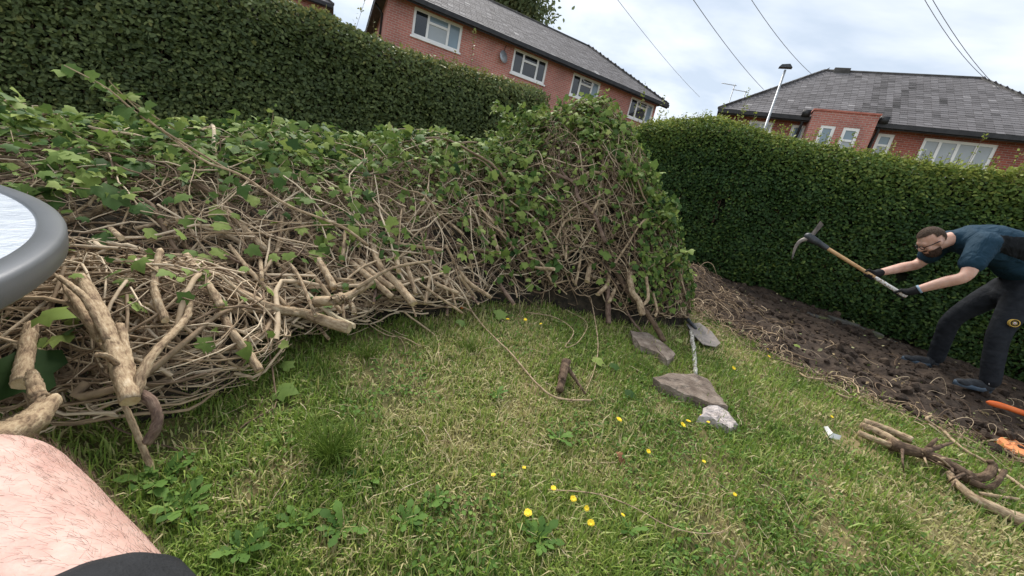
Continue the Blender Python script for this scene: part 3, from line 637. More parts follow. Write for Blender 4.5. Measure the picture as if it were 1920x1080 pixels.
    Rm = frames(nn, roll)
    iv = rg.random(len(pos)) < ivy_frac * (hv < .75)
    for msk, bv, bf, nm in ((~iv, OVAL_V, OVAL_F, 'foliage'), (iv, IVY_V, IVY_F, 'ivy_foliage')):
        if not msk.any(): continue
        Vh, Fh = scatter(bv, bf, pos[msk], Rm[msk], sz_scale[msk] * (1 if nm == 'foliage' else .85))
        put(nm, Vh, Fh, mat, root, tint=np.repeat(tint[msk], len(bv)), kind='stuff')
    # stems inside, seen through gaps
    nst = 130; s = rg.uniform(0, L, nst); pth = []
    for s0 in s:
        v_ = np.linspace(0, rg.uniform(.5, .9), 7); p = face(np.clip(s0 + np.cumsum(rg.normal(0, .05, 7)), 0, L), v_); p[:, :2] += nrm * .08; pth.append(p)
    Vs_, Qs_ = tubes(np.array(pth), np.full((nst, 7), .008), 5)
    if shoots:
        V2, Q2 = tubes(np.array(shoots), np.full((len(shoots), 4), .0022), 3); 
        Vs_, Qs_ = np.vstack([Vs_, V2]), np.vstack([Qs_, Q2 + len(Vs_)])
    put('stems', Vs_, [Qs_], M['bark_dark'], root, kind='stuff')
    return root
WH = Wall(62, 5.5)
lA = WH.W(-6.2, 0, 0)[:2]; a_end, _ = WH.px(1032, 168); lB = WH.W(a_end - .05, 0, 0)[:2]
def lt(t):
    s = -6.2 + t * (a_end + 6.15); 
    return np.interp(s, [-7, -.7, -.1, .6, 1.6, 2.9], [2.47, 2.45, 2.46, 2.39, 2.44, 2.50])
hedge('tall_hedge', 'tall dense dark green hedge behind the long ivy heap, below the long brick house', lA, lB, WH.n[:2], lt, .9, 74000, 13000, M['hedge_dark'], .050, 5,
      lambda t, v, p: .60 + .12 * (v > .85) + .36 * (v > 1.0) + .25 * (fbm(p[:, 0] * 1.5, p[:, 2] * 2, 4) - .45), 120, ivy_frac=.07)  # top leaves and shoots tinted lighter, flare brightness put into the colour
rt_az = np.radians([9.8, 13, 17.4, 21., 24.9, 29.7, 33.1, 35.5, 39.8, 41.9, 45.2, 48., 53, 60]); rt_el = np.array([.190, .225, .245, .258, .245, .230, .224, .218, .211, .204, .202, .197, .194, .19])
def rt(t):
    p = HA + (np.asarray(t)[..., None]) * (HB - HA); az = np.arctan2(p[..., 0], p[..., 1]); D = np.hypot(p[..., 0], p[..., 1])
    return CH + np.interp(az, rt_az, rt_el) * D
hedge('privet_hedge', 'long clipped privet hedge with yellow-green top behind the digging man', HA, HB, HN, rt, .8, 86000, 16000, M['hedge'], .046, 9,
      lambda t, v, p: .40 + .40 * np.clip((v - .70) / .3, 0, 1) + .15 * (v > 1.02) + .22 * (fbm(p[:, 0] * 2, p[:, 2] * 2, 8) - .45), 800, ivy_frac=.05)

# ================================================================== GARDEN TABLE (edge of it shows at the left)
TB_C = np.array([-1.63, .459]); TB_N = np.array([.588, .809]); TB_T = np.array([-.809, .588]); TBa, TBb, TBz = .987, .65, .62
def oval(k, z, n=96):
    t = np.linspace(0, 2 * np.pi, n, endpoint=False)
    p = TB_C + np.outer(np.cos(t) * (TBa + k), TB_T) + np.outer(np.sin(t) * (TBb + k), TB_N); return np.column_stack([p, np.full(n, z)])
def in_table(x, y, m=0.06):
    a_ = (x - TB_C[0]) * TB_T[0] + (y - TB_C[1]) * TB_T[1]; b_ = (x - TB_C[0]) * TB_N[0] + (y - TB_C[1]) * TB_N[1]
    return (a_ / (TBa + m)) ** 2 + (b_ / (TBb + m)) ** 2 < 1
tbl = thing('garden_table', (*TB_C, gz(*TB_C)), 'oval garden table with rippled glass top and grey rim', 'table')
prof = [(-.052, -.004), (-.047, .002), (-.012, .003), (-.003, -.001), (0, -.008), (0, -.050), (-.004, -.056), (-.05, -.056), (-.052, -.05)]
Vr = np.vstack([oval(k, TBz + z) for k, z in prof]); nP = len(prof); ix = np.arange(nP * 96).reshape(nP, 96)
Qr = np.stack([ix, np.roll(ix, -1, 1), np.roll(np.roll(ix, -1, 0), -1, 1), np.roll(ix, -1, 0)], -1).reshape(-1, 4)
put('rim', Vr, [Qr], M['rim'], tbl)
mg = mat_noise('rippled_table_glass', [(0.3, (.42, .46, .52)), (0.7, (.56, .60, .66))], 9, 0.25, 0.35, 26, spec=0.7, stretch=(3.5, 1.2, 1))
g_ = MB(); g_.prism(oval(-.05, TBz - .006), (0, 0, -.006)); g_.put('glass_top', mg, tbl, smooth=False)
for sa, sb in ((1, 1), (1, -1), (-1, 1), (-1, -1)):
    p0 = TB_C + TB_T * sa * .55 + TB_N * sb * .33; p1 = TB_C + TB_T * sa * .68 + TB_N * sb * .42
    q = MB(); q.tube([(*p0, TBz - .05), (*p1, gz(*p1))], .018, 10); q.put('leg', M['rim'], tbl)

# ================================================================== IVY HEAPS
def crest_z(x, y, cx, cy):
    lo, hi = 0., 3.2
    for _ in range(40):
        mid = (lo + hi) / 2; a_, b_, _w = proj(np.array([x, y, mid]))
        if b_[0] > np.interp(a_[0], cx, cy): lo = mid
        else: hi = mid
    return (lo + hi) / 2
CX = [-600, 0, 100, 200, 330, 430, 500, 600, 700, 800, 880, 940, 1000]; CY = [120, 215, 205, 225, 270, 250, 240, 240, 248, 262, 262, 262, 262]
rid = [(-3.9, 1.8, 1.5), (-2.7, 2.15, 1.6), (-1.95, 2.55, 1.5), (-1.2, 3.05, 1.22), (-.5, 3.5, .98), (.1, 3.75, .85)]
rid = [(x, y, w_, crest_z(x, y, CX, CY) - gz(x, y) - .07) for x, y, w_ in rid]
def caps_h(x, y, segs, pw=.95):
    H = np.zeros(np.shape(x)); 
    for (x0, y0, w0, h0), (x1, y1, w1, h1) in segs:
        L2 = (x1 - x0) ** 2 + (y1 - y0) ** 2 + 1e-9; t = np.clip(((x - x0) * (x1 - x0) + (y - y0) * (y1 - y0)) / L2, 0, 1)
        d = np.hypot(x - x0 - t * (x1 - x0), y - y0 - t * (y1 - y0)); w_ = w0 + (w1 - w0) * t; h = h0 + (h1 - h0) * t
        H = np.maximum(H, h * np.maximum(0, 1 - (d / w_) ** 1.7) ** pw)
    return H
seg1 = list(zip(rid[:-1], rid[1:])) + [((-1.8, 1.2, .68, .45), (-1.36, 1.34, .56, .42))]
pk = lambda x, y, px_, py_: crest_z(x, y, [0, 1920], [py_, py_]) - gz(x, y) - .16
d2 = [(-.40, 4.1, .75, pk(-.40, 4.1, 890, 255)), (.02, 4.1, .85, pk(.02, 4.1, 970, 210)), (.28, 4.0, .95, pk(.28, 4.0, 1020, 195)), (.50, 3.95, .98, pk(.50, 3.95, 1060, 200)), (.85, 3.8, .85, pk(.85, 3.8, 1140, 300)), (1.15, 3.65, .60, pk(1.15, 3.65, 1210, 420))]
seg2 = list(zip(d2[:-1], d2[1:]))
def H1(x, y):
    h = caps_h(x, y, seg1) + .24 * (fbm(x * 2.0, y * 2.0, 31) - .45) * (caps_h(x, y, seg1) > .1)
    return np.where(in_table(x, y, .12), np.minimum(h, .36), h)
def H2(x, y): return caps_h(x, y, seg2, .60) + .30 * (fbm(x * 2.3, y * 2.3, 41) - .45) * (caps_h(x, y, seg2) > .1)
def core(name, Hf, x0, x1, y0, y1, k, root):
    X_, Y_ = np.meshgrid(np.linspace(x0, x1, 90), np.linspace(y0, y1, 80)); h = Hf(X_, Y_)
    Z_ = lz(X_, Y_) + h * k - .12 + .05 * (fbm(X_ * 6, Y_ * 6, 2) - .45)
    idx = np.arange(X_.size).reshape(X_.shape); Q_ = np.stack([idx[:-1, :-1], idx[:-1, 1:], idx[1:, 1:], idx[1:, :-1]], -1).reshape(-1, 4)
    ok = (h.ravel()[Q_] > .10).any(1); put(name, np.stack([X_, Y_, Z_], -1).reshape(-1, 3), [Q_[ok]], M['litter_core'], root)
def walk(n, K, step, starts, dirf, Hf, s0, s1, turn, seed, wander=.10, smax=1.10):
    """curves that wander over the heap's surface; the heading is measured in the surface (0 = level to the right, 90 deg = uphill)"""
    rg = np.random.default_rng(seed); xy = starts.copy(); ang = dirf(n, rg); s = rg.uniform(s0, s1, n); stp = step * rg.uniform(.6, 1.4, n); e_ = .03
    out = np.zeros((n, K, 3)); dv = rg.normal(0, turn * .5, n); free = rg.random(n) > .03; turnside = np.where(rg.random(n) < .5, -1, 1)
    for k in range(K):
        h = Hf(xy[:, 0], xy[:, 1]); out[:, k, :2] = xy; out[:, k, 2] = lz(xy[:, 0], xy[:, 1]) + np.maximum(h * s, .008)
        gx_ = np.clip((Hf(xy[:, 0] + e_, xy[:, 1]) - Hf(xy[:, 0] - e_, xy[:, 1])) / (2 * e_), -4, 4); gy_ = np.clip((Hf(xy[:, 0], xy[:, 1] + e_) - Hf(xy[:, 0], xy[:, 1] - e_)) / (2 * e_), -4, 4)
        gm = np.hypot(gx_, gy_) + 1e-6; ux, uy = gx_ / gm, gy_ / gm; flat_ = gm < .15; ux = np.where(flat_, 0, ux); uy = np.where(flat_, 1, uy); cs = 1 / np.sqrt(1 + gm ** 2)
        kink = rg.random(n) < .12; dv = dv * .75 + rg.normal(0, turn, n) * .5; ang = ang + dv + kink * rg.normal(0, .55, n); s = np.clip(s + rg.normal(0, wander, n) * .6, .25, smax)
        mv = lambda a: np.column_stack([np.cos(a) * uy + np.sin(a) * cs * ux, -np.cos(a) * ux + np.sin(a) * cs * uy]) * stp[:, None]
        nx_ = xy + mv(ang); off = (Hf(nx_[:, 0], nx_[:, 1]) < .10) & free; ang = np.where(off, np.pi / 2 + turnside * .9, ang); nx_ = np.where(off[:, None], xy + mv(ang) * .5, nx_); xy = nx_
    out[:, 1:-1] = .25 * out[:, :-2] + .5 * out[:, 1:-1] + .25 * out[:, 2:]
    return out
def sample_in(Hf, n, x0, x1, y0, y1, rg, hmin=.12, wfn=None):
    pts = np.zeros((0, 2))
    while len(pts) < n:
        p = np.column_stack([rg.uniform(x0, x1, n * 2), rg.uniform(y0, y1, n * 2)]); h = Hf(p[:, 0], p[:, 1]); ok = h > hmin
        if wfn is not None: ok &= rg.random(len(p)) < wfn(p)
        pts = np.vstack([pts, p[ok]])
    return pts[:n]
def clean_table(paths, r):
    bad = (in_table(paths[..., 0], paths[..., 1], .05) & (paths[..., 2] > TBz - .085)).any(1) | (np.linalg.norm(paths - C, axis=2) < .75).any(1)
    return ~bad
def tangle(name, groups, root, mat):
    Vs_, Qs_, Ts_ = [], [], []; n0 = 0
    for paths, r, sides, tint in groups:
        ok = clean_table(paths, r); paths, r, tint = paths[ok], r[ok], tint[ok]
        K = paths.shape[1]; taper = np.linspace(1.15, .55, K)[None] * r[:, None]
        V_, Q_ = tubes(paths, taper, sides); Vs_.append(V_); Qs_.append(Q_ + n0); Ts_.append(np.repeat(tint, K * sides)); n0 += len(V_)
    return put(name, np.vstack(Vs_), [np.vstack(Qs_)], mat, root, tint=np.concatenate(Ts_), kind='stuff')
def ivy_leaves(pos, nrm, size, tint, root, n_single=300):
    px_, py_, wd = proj(pos); vis = (px_ > 0) & (px_ < 1920) & (py_ > 0) & (py_ < 1080) & (wd > .2)
    big = np.where(vis, size / wd, 0); order = np.argsort(-big); one, rest = order[:n_single], order[n_single:]
    Rm = frames(nrm, np.column_stack([rng.normal(size=(len(pos), 2)), rng.normal(.5, .5, len(pos))]))
    VV, FF, TT = [], [], []
    for k in range(4):      # flat, cupped, drooping and half-folded leaves
        rs_ = rest[k::4]; bv = IVY_V.copy(); bv[:, 2] = IVY_V[:, 2] * [1, 2.2, .6, 1][k] + [0, .25, -.35, 0][k] * IVY_V[:, 1] ** 2 + [0, 0, .0, .7][k] * np.abs(IVY_V[:, 0]); bv[:, 0] *= [1, .9, 1.05, .7][k]
        V_, F_ = scatter(bv, IVY_F, pos[rs_], Rm[rs_], size[rs_]); FF.append(F_[0] + sum(len(v) for v in VV)); VV.append(V_); TT.append(np.repeat(tint[rs_], len(IVY_V)))
    put('small_leaves', np.vstack(VV), [np.vstack(FF)], M['ivy'], root, tint=np.concatenate(TT), kind='stuff')
    ms = [np_mesh('leaf', IVY_V * (1, 1, [1, 1.7, .5][k % 3]), [IVY_F], M['ivy'], tint=np.full(len(IVY_V), k / 11.)) for k in range(12)]
    for i in one:
        o = bpy.data.objects.new('leaf', ms[int(round(tint[i] * 11))]); col.objects.link(o); o.parent = root
        o.matrix_local = Matrix(np.column_stack([Rm[i] * size[i], pos[i] - ROOT[root.name]]).tolist() + [[0, 0, 0, 1]])
heap1 = thing('ivy_heap', (-1.6, 2.2, gz(-1.6, 2.2)), 'long low heap of cut ivy vines in front of the tall hedge', 'ivy heap')
heap2 = thing('ivy_heap', (.7, 3.9, gz(.7, 3.9)), 'tall rounded heap of cut ivy topped with leaves beside the dug soil', 'ivy heap')
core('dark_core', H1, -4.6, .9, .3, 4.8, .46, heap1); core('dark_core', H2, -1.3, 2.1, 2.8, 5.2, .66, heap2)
B1 = (-4.2, .6, .5, 4.4); B2 = (-1.1, 2.0, 2.9, 4.9)
rg = np.random.default_rng(3)
def dir1(n, rg):   # runs across and down the heap, from the upper left to the lower right
    return np.where(rg.random(n) < .62, np.radians(-28) + np.where(rg.random(n) < .5, 0, np.pi) + rg.normal(0, .5, n), rg.uniform(0, 6.28, n))
def dir2(n, rg):   # stems sweep up and to the left over the dome
    return np.where(rg.random(n) < .62, np.radians(128) + np.where(rg.random(n) < .5, 0, np.pi) + rg.normal(0, .5, n), rg.uniform(0, 6.28, n))
front1 = lambda p: np.where((p[:, 0] * .55 - p[:, 1] * .83) > -3.0, 1., .45)
def mk(n, K, step, Hf, B, dirf, s0, s1, turn, seed, r0, r1, sides, t0, t1, wfn=None, wander=.10, smax=1.1):
    rr = np.random.default_rng(seed); st = sample_in(Hf, n, *B, rr, .12, wfn); pth = walk(n, K, step, st, dirf, Hf, s0, s1, turn, seed, wander, smax)
    return pth, rr.uniform(r0, r1, n), sides, rr.uniform(t0, t1, n)
g1 = [mk(950, 12, .065, H1, B1, dir1, .62, 1.10, .40, 51, .0011, .0025, 4, .15, 1.05, front1), mk(560, 14, .08, H1, B1, dir1, .55, 1.08, .26, 52, .0026, .0055, 5, .1, 1.05, front1), mk(210, 14, .085, H1, B1, dir1, .5, 1.04, .13, 53, .006, .012, 7, .3, 1., front1)]
g2 = [mk(1500, 12, .06, H2, B2, dir2, .72, 1.08, .35, 61, .0013, .003, 4, .1, 1.), mk(800, 14, .075, H2, B2, dir2, .65, 1.05, .22, 62, .003, .006, 5, .05, .9), mk(170, 14, .075, H2, B2, dir2, .6, 1.0, .16, 63, .007, .013, 6, .15, .7)]
def ridge_d(p):  # signed distance from heap 1 ridge, + towards the lawn
    d = np.full(len(p), 9.); sg = np.zeros(len(p))
    for (x0, y0, *_), (x1, y1, *_) in seg1[:-1]:
        ux, uy = x1 - x0, y1 - y0; L = math.hypot(ux, uy); t = np.clip(((p[:, 0] - x0) * ux + (p[:, 1] - y0) * uy) / L ** 2, 0, 1)
        dd = np.hypot(p[:, 0] - x0 - t * ux, p[:, 1] - y0 - t * uy); s_ = ((p[:, 0] - x0) * uy - (p[:, 1] - y0) * ux) / L
        b = dd < d; d = np.where(b, dd, d); sg = np.where(b, s_, sg)
    return np.where(sg > 0, d, -d)
ridge_lo = ridge_d
lowf = lambda p: (ridge_lo(p) > .72) * 1.
g1 += [mk(300, 12, .055, H1, (-1.9, -.3, .7, 2.7), dir1, .5, 1.15, .34, 56, .0013, .003, 4, .3, 1.05, lowf), mk(150, 13, .07, H1, (-1.9, -.3, .7, 2.7), dir1, .5, 1.12, .22, 57, .003, .007, 6, .35, 1.05, lowf)]
tangle('vine_tangle', g1, heap1, M['twig']); tangle('vine_tangle', g2, heap2, M['twig'])
# leaves
def wl1(p):
    d = ridge_d(p); c = fbm(p[:, 0] * 2.4, p[:, 1] * 2.4, 77)
    return np.clip(np.where(d < .55, 1., np.where(d < .95, .5, .10)) * np.clip((c - .28) * 4, .15, 1.3), 0, 1)
def wl2(p):
    zt = H2(p[:, 0], p[:, 1]); c = fbm(p[:, 0] * 2.6, p[:, 1] * 2.6, 78)
    return np.clip((np.where(zt > 1.28, 1., .14) + .5 * (p[:, 0] > .95 + .25 * (c - .45)) + .5 * (p[:, 0] < -.05)) * np.clip((c - .22) * 4, .2, 1.2), 0, 1)
def leafset(Hf, B, n, wfn, seed, smin, smax, lift):
    rr = np.random.default_rng(seed); p = sample_in(Hf, n, *B, rr, .12, wfn); h = Hf(p[:, 0], p[:, 1]); e_ = .02
    z = lz(p[:, 0], p[:, 1]) + h * rr.uniform(.92, 1.08, n) + rr.uniform(0, lift, n)
    nx = -(Hf(p[:, 0] + e_, p[:, 1]) - h) / e_; ny = -(Hf(p[:, 0], p[:, 1] + e_) - h) / e_
    nr = np.column_stack([np.clip(nx, -2, 2), np.clip(ny, -2, 2), np.ones(n)]); nr /= np.linalg.norm(nr, axis=1, keepdims=True)
    nr = nr + rr.normal(size=(n, 3)) * .45; pos = np.column_stack([p, z])
    size = np.clip(rr.lognormal(math.log((smin + smax) / 2 * .80), .34, n), smin, smax)
    bad = (in_table(pos[:, 0], pos[:, 1], .1) & (pos[:, 2] > TBz - .14)) | (np.linalg.norm(pos - C, axis=1) < .8)
    pos, nr, size = pos[~bad], nr[~bad], size[~bad]
    t = np.clip(rr.normal(.54, .20, len(pos)) + .14 * np.clip((h[~bad] / h.max() - .6) * 3, 0, 1) + .34 * (rr.random(len(pos)) < .12), 0, .93)
    return pos, nr, size, t
ivy_leaves(*leafset(H1, B1, 9000, wl1, 81, .028, .078, .07), heap1)
ivy_leaves(*leafset(H2, B2, 9000, wl2, 82, .024, .066, .11), heap2)

# ---- stems that poke out of the front of the long heap, cut ends towards the lawn
rr = np.random.default_rng(93); nst = 0
fp = sample_in(H1, 2500, *B1, rr, .16); fd = ridge_d(fp); fp = fp[(fd > .25) & (fd < 1.35)]
for (x, y) in fp:
    if nst >= 210: break
    h = H1(np.array([x]), np.array([y]))[0]; z = lz(x, y) + h * rr.uniform(.55, 1.0); a_ = np.radians(-38) + rr.normal(0, .55); dn = rr.normal(-.28, .25)
    dv = np.array([math.cos(a_), math.sin(a_), dn]); dv /= np.linalg.norm(dv); L = rr.uniform(.35, .8); out = rr.uniform(.06, .26); rad = min(.016, rr.lognormal(math.log(.0085), .42)); bend = rr.normal(0, .07, 3) + np.array([0, 0, .05])
    e1 = np.array([x, y, z]) + dv * out; e0_ = np.array([x, y, z]) - dv * (L - out) + bend; mid = (e1 + e0_) / 2 + rr.normal(0, .04, 3); e1[2] = max(e1[2], lz(e1[0], e1[1]) + rad)
    pts = crom([e0_, mid, e1], 10)
    if e0_[2] > lz(e0_[0], e0_[1]) + .92 * H1(e0_[:1], e0_[1:2])[0]: continue
    if (in_table(pts[:, 0], pts[:, 1], .06) & (pts[:, 2] > TBz - .1)).any() or np.linalg.norm(pts - C, axis=1).min() < .95: continue
    q = MB(); q.tube(pts, np.linspace(rad * .75, rad, 10) * (1 + .04 * rr.normal(size=10)), 8); st = q.put('stem', M['bark' if rr.random() < .75 else 'bark_red'], heap1); nst += 1
    d_ = pts[-1] - pts[-2]; d_ /= np.linalg.norm(d_); s_ = np.cross(d_, Zv); s_ /= np.linalg.norm(s_); t_ = np.cross(s_, d_); an = np.arange(8) * np.pi / 4
    put('cut_face', pts[-1] + d_ * .001 + np.outer(np.cos(an), s_) * rad * .9 + np.outer(np.sin(an), t_) * rad * .9, [list(range(8))], M['wood'], st, smooth=False)
def heap_entry(px_, py_):
    r = ray(px_, py_); r = r / np.linalg.norm(r); t = np.arange(.9, 5, .01); p = C + t[:, None] * r
    ins = p[:, 2] < gz(p[:, 0], p[:, 1]) + np.maximum(np.maximum(H1(p[:, 0], p[:, 1]), H2(p[:, 0], p[:, 1])), 0.0)
    return t[np.argmax(ins)] if ins.any() else 4.
# ---- sprays that stand up out of the heaps
def spray(px_pts, r, root, nleaf, size, seed, name='spray'):
    rr = np.random.default_rng(seed); pts = crom([P(*v) for v in px_pts], 16); q = MB(); q.tube(pts, np.linspace(r, r * .35, 16), 6)
    q.put(name, M['twig'], root, tint=np.full(q.n, .62))
    k = rr.uniform(.25, 1, nleaf); pos = np.array([pts[int(v * 15)] for v in k]) + rr.normal(0, .025, (nleaf, 3))
    V_, F_ = scatter(IVY_V, IVY_F, pos, frames(rr.normal(size=(nleaf, 3)) * .7 - Fv * .5 + Zv * .6), rr.uniform(.6, 1.3, nleaf) * size)
    put('spray_leaves', V_, F_, M['ivy'], root, tint=np.repeat(np.clip(rr.normal(.6, .2, nleaf), 0, 1), len(IVY_V)), kind='stuff')
spray([(430, 320, 2.55), (330, 260, 2.5), (260, 215, 2.45), (200, 165, 2.4), (120, 122, 2.4)], .006, heap1, 16, .055, 1)
spray([(360, 290, 2.5), (280, 225, 2.5), (212, 160, 2.48), (205, 150, 2.48)], .004, heap1, 5, .04, 2)
spray([(340, 250, 2.6), (300, 225, 2.6), (230, 180, 2.6), (165, 150, 2.55)], .004, heap1, 9, .045, 3)
spray([(505, 245, 3.1), (511, 225, 3.1), (512, 205, 3.1)], .003, heap1, 3, .03, 4)
spray([(750, 300, 2.9), (742, 260, 2.85), (735, 235, 2.85)], .004, heap1, 12, .06, 5)
spray([(960, 240, 3.9), (945, 210, 3.85), (925, 195, 3.8)], .005, heap2, 22, .06, 6)
spray([(1230, 430, 3.5), (1262, 400, 3.5), (1275, 370, 3.5)], .005, heap2, 18, .07, 7)
spray([(1170, 350, 3.6), (1200, 325, 3.6), (1222, 320, 3.6)], .005, heap2, 12, .07, 8)
rs = np.random.default_rng(66)
for k in range(26):
    px0 = rs.uniform(900, 1270); py0 = np.interp(px0, [890, 960, 1040, 1100, 1160, 1220, 1270], [265, 215, 195, 210, 290, 350, 430]) + rs.uniform(5, 50); d0 = heap_entry(px0, py0) - .02; dx_, dy_ = rs.normal(12 if px0 > 1100 else -4, 16), -rs.uniform(12, 38)
    spray([(px0, py0, d0), (px0 + dx_ * .5, py0 + dy_ * .6, d0 - .04), (px0 + dx_, py0 + dy_, d0 - .06)], .003, heap2, int(rs.integers(6, 14)), .05, 100 + k)
spray([(1250, 500, 3.4), (1275, 480, 3.4), (1290, 470, 3.4)], .005, heap2, 14, .065, 9)

# ---- single big leaves that catch the eye on the long heap
for i, (a_, b_, s_, t_) in enumerate([(370, 484, .075, .93), (408, 480, .07, .88), (385, 517, .065, .8), (660, 380, .075, .75), (190, 372, .13, .35), (205, 452, .085, .3), (415, 392, .07, .88), (272, 437, .06, .9), (418, 430, .07, .85), (720, 277, .08, .8), (210, 213, .06, .93), (460, 284, .08, .85), (100, 700, .15, .12), (465, 465, .065, .5), (468, 380, .07, .9), (268, 318, .10, .3), (540, 475, .06, .7), (1130, 480, .11, .6), (1050, 505, .10, .35), (520, 480, .05, .8), (730, 300, .09, .75), (265, 400, .08, .25), (600, 355, .05, .85), (345, 410, .07, .6)]):
    c_ = P(a_, b_, heap_entry(a_, b_) - .04); n_ = -(c_ - C) / np.linalg.norm(c_ - C) * .8 + Zv * .75 + np.array([.2 * math.sin(i * 2.3), .2 * math.cos(i * 1.7), 0]); Rm_ = frames(n_[None], np.array([[math.cos(i * 1.9), math.sin(i * 1.9), .4]]))
    bv_ = IVY_V.copy(); bv_[:, 2] += -.25 * IVY_V[:, 1] ** 2 * (i % 2) + .12 * np.abs(IVY_V[:, 0]); V_, F_ = scatter(bv_, IVY_F, c_[None], Rm_, np.array([s_])); put('leaf', V_, F_, M['ivy'], heap2 if a_ > 1000 else heap1, tint=np.full(len(IVY_V), t_))

# ================================================================== THICK CUT STEMS, each one a thing
STEMG = 'thick cut stems sticking out of the heaps'
def stem_path(pts, n=30, wig=.002, seed=0):
    rr = np.random.default_rng(seed); W_ = [P(a_, b_, c_) for a_, b_, c_, *_ in pts]; p = crom(W_, n); p[1:-1] += rr.normal(0, wig, (n - 2, 3)); return p
def cut_stem(name, label, tubes_px, mat='bark', cuts=(), group=STEMG, cat='branch', cutmat='wood', seed=0, sides=12, auto=True, rs=.82):
    if auto:    # the cut end stands proud of the heap, the other end runs into it
        pe = tubes_px[0][0][-1]; dl = min(0, heap_entry(pe[0], pe[1]) - .05 - pe[2])
        new = []
        for pts, ra, rb in tubes_px: new.append(([(a_, b_, min(c_ + dl, heap_entry(a_, b_) + (.10 if k_ == 0 else -.005))) for k_, (a_, b_, c_, *_) in enumerate(pts)], ra, rb))
        tubes_px = new
    tubes_px = [(pts, ra * rs, rb * rs) for pts, ra, rb in tubes_px]

    """tubes_px: list of (points[(px,py,dist)], r_start, r_end); cuts: indices of tubes whose END is sawn"""
    rr = np.random.default_rng(seed); base = P(*tubes_px[0][0][-1]); root = thing(name, base, label, cat, group)
    q = MB(); faces = []
    for i, (pts, ra, rb) in enumerate(tubes_px):
        p = stem_path(pts, seed=seed * 7 + i, wig=min(.0016, ra * .06)); r = np.linspace(ra, rb, len(p)) * (1 + .05 * np.interp(np.linspace(0, 6, len(p)), np.arange(7), rr.normal(size=7)))
        if i in cuts: r[-1] = r[-2] * .97
        V_, Q_ = tubes(p[None], r[None], sides); ang = np.arange(sides); lump = 1 + .08 * np.sin(ang * 2 + i) + .05 * rr.normal(size=sides)
        V_ = (V_.reshape(len(p), sides, 3) - p[:, None]) * lump[None, :, None] * (1 + .012 * rr.normal(size=(len(p), sides, 1))) + p[:, None]
        if i in cuts:   # sawn at a slight angle
            d_ = p[-1] - p[-2]; d_ /= np.linalg.norm(d_); k_ = rr.normal(0, .25, 3); V_[-1] += np.outer((V_[-1] - p[-1]) @ k_, d_)
        k = len(p); q.add(V_.reshape(-1, 3), [f for f in Q_] + [list(range(sides))[::-1], list(range((k - 1) * sides, k * sides))], tube_bk(p, r, sides, q.n))
        if i in cuts:
            d_ = p[-1] - p[-2]; d_ /= np.linalg.norm(d_); ring = p[-1] + (V_[-1] - p[-1]) * .93 + d_ * .0015; faces.append((ring, p[-1] + d_ * .003))
    q.put('bark', M[mat], root)
    for ring, c_ in faces:
        n_ = len(ring); put('cut_face', np.vstack([ring, c_]), [(i, (i + 1) % n_, n_) for i in range(n_)], M[cutmat], root, smooth=False)
    return root
cut_stem('forked_branch', 'thick forked ivy stem with flaking bark and a pale oval sawn end', [
    ([(150, 520, 2.0), (190, 590, 1.75), (222, 680, 1.55), (245, 752, 1.40)], .026, .031), ([(225, 610, 1.72), (240, 670, 1.58), (250, 722, 1.47)], .017, .015),
    ([(250, 742, 1.43), (285, 668, 1.5), (345, 602, 1.68), (360, 560, 1.8)], .022, .014), ([(205, 640, 1.62), (160, 560, 1.75), (112, 520, 1.9)], .018, .012), ([(228, 690, 1.53), (200, 668, 1.48), (178, 665, 1.46)], .012, .009)], cuts=(0,), auto=False, rs=.70, seed=1)
cut_stem('hooked_stem', 'short hooked stem with an orange broken end beside the forked stem', [([(255, 735, 1.47), (285, 755, 1.44), (295, 795, 1.44), (275, 830, 1.46)], .019, .017)], 'bark_red', (0,), cutmat='wood_orange', auto=False, rs=.70, seed=2)
cut_stem('straight_stem', 'straight thin stem slanting down onto the grass below the hooked stem', [([(225, 740, 1.6), (258, 815, 1.6), (284, 878, 1.62)], .011, .012)], 'bark', (0,), auto=False, rs=.70, seed=3)
cut_stem('rough_log', 'rough flaky bark log lying by the pale bare thigh', [([(95, 752, 1.42), (60, 790, 1.32), (15, 812, 1.22), (-40, 838, 1.14)], .030, .034), ([(88, 765, 1.4), (70, 735, 1.42), (60, 700, 1.5)], .026, .018)], 'bark', (0,), auto=False, rs=.70, seed=4)
cut_stem('cut_stem', 'single round-cut stem between the forked stem and the knobbly stem', [([(405, 560, 2.0), (432, 618, 1.8), (462, 658, 1.72), (487, 695, 1.68)], .015, .017)], 'bark', (0,), seed=5)
cut_stem('cut_stem', 'thick smooth stem lying low with a broad sawn end, under the knobbly stem', [([(430, 540, 2.35), (500, 575, 2.15), (570, 588, 2.05), (612, 603, 1.98), (655, 616, 1.93)], .024, .032), ([(420, 585, 2.3), (500, 582, 2.2), (572, 590, 2.08)], .014, .016)], 'bark', (0,), seed=6)
cut_stem('peeled_stem', 'pale yellowish stem lying right behind the broad sawn stem', [([(525, 505, 2.3), (580, 556, 2.15), (625, 592, 2.05), (664, 612, 1.98)], .015, .016)], 'peeled', (0,), seed=7)
cut_stem('knobbly_stem', 'knobbly stump stem with a long thin side shoot pointing right', [([(700, 528, 1.98), (660, 552, 1.96), (628, 563, 1.93), (590, 566, 1.98)], .017, .030), ([(640, 560, 1.92), (628, 563, 1.9)], .030, .028), ([(668, 540, 1.95), (735, 503, 2.0), (808, 489, 2.05)], .011, .007), ([(655, 565, 1.95), (662, 575, 1.93), (664, 588, 1.92)], .013, .015), ([(628, 540, 2.0), (605, 500, 2.1), (598, 485, 2.15)], .018, .013)], 'bark', (1, 3), seed=8)
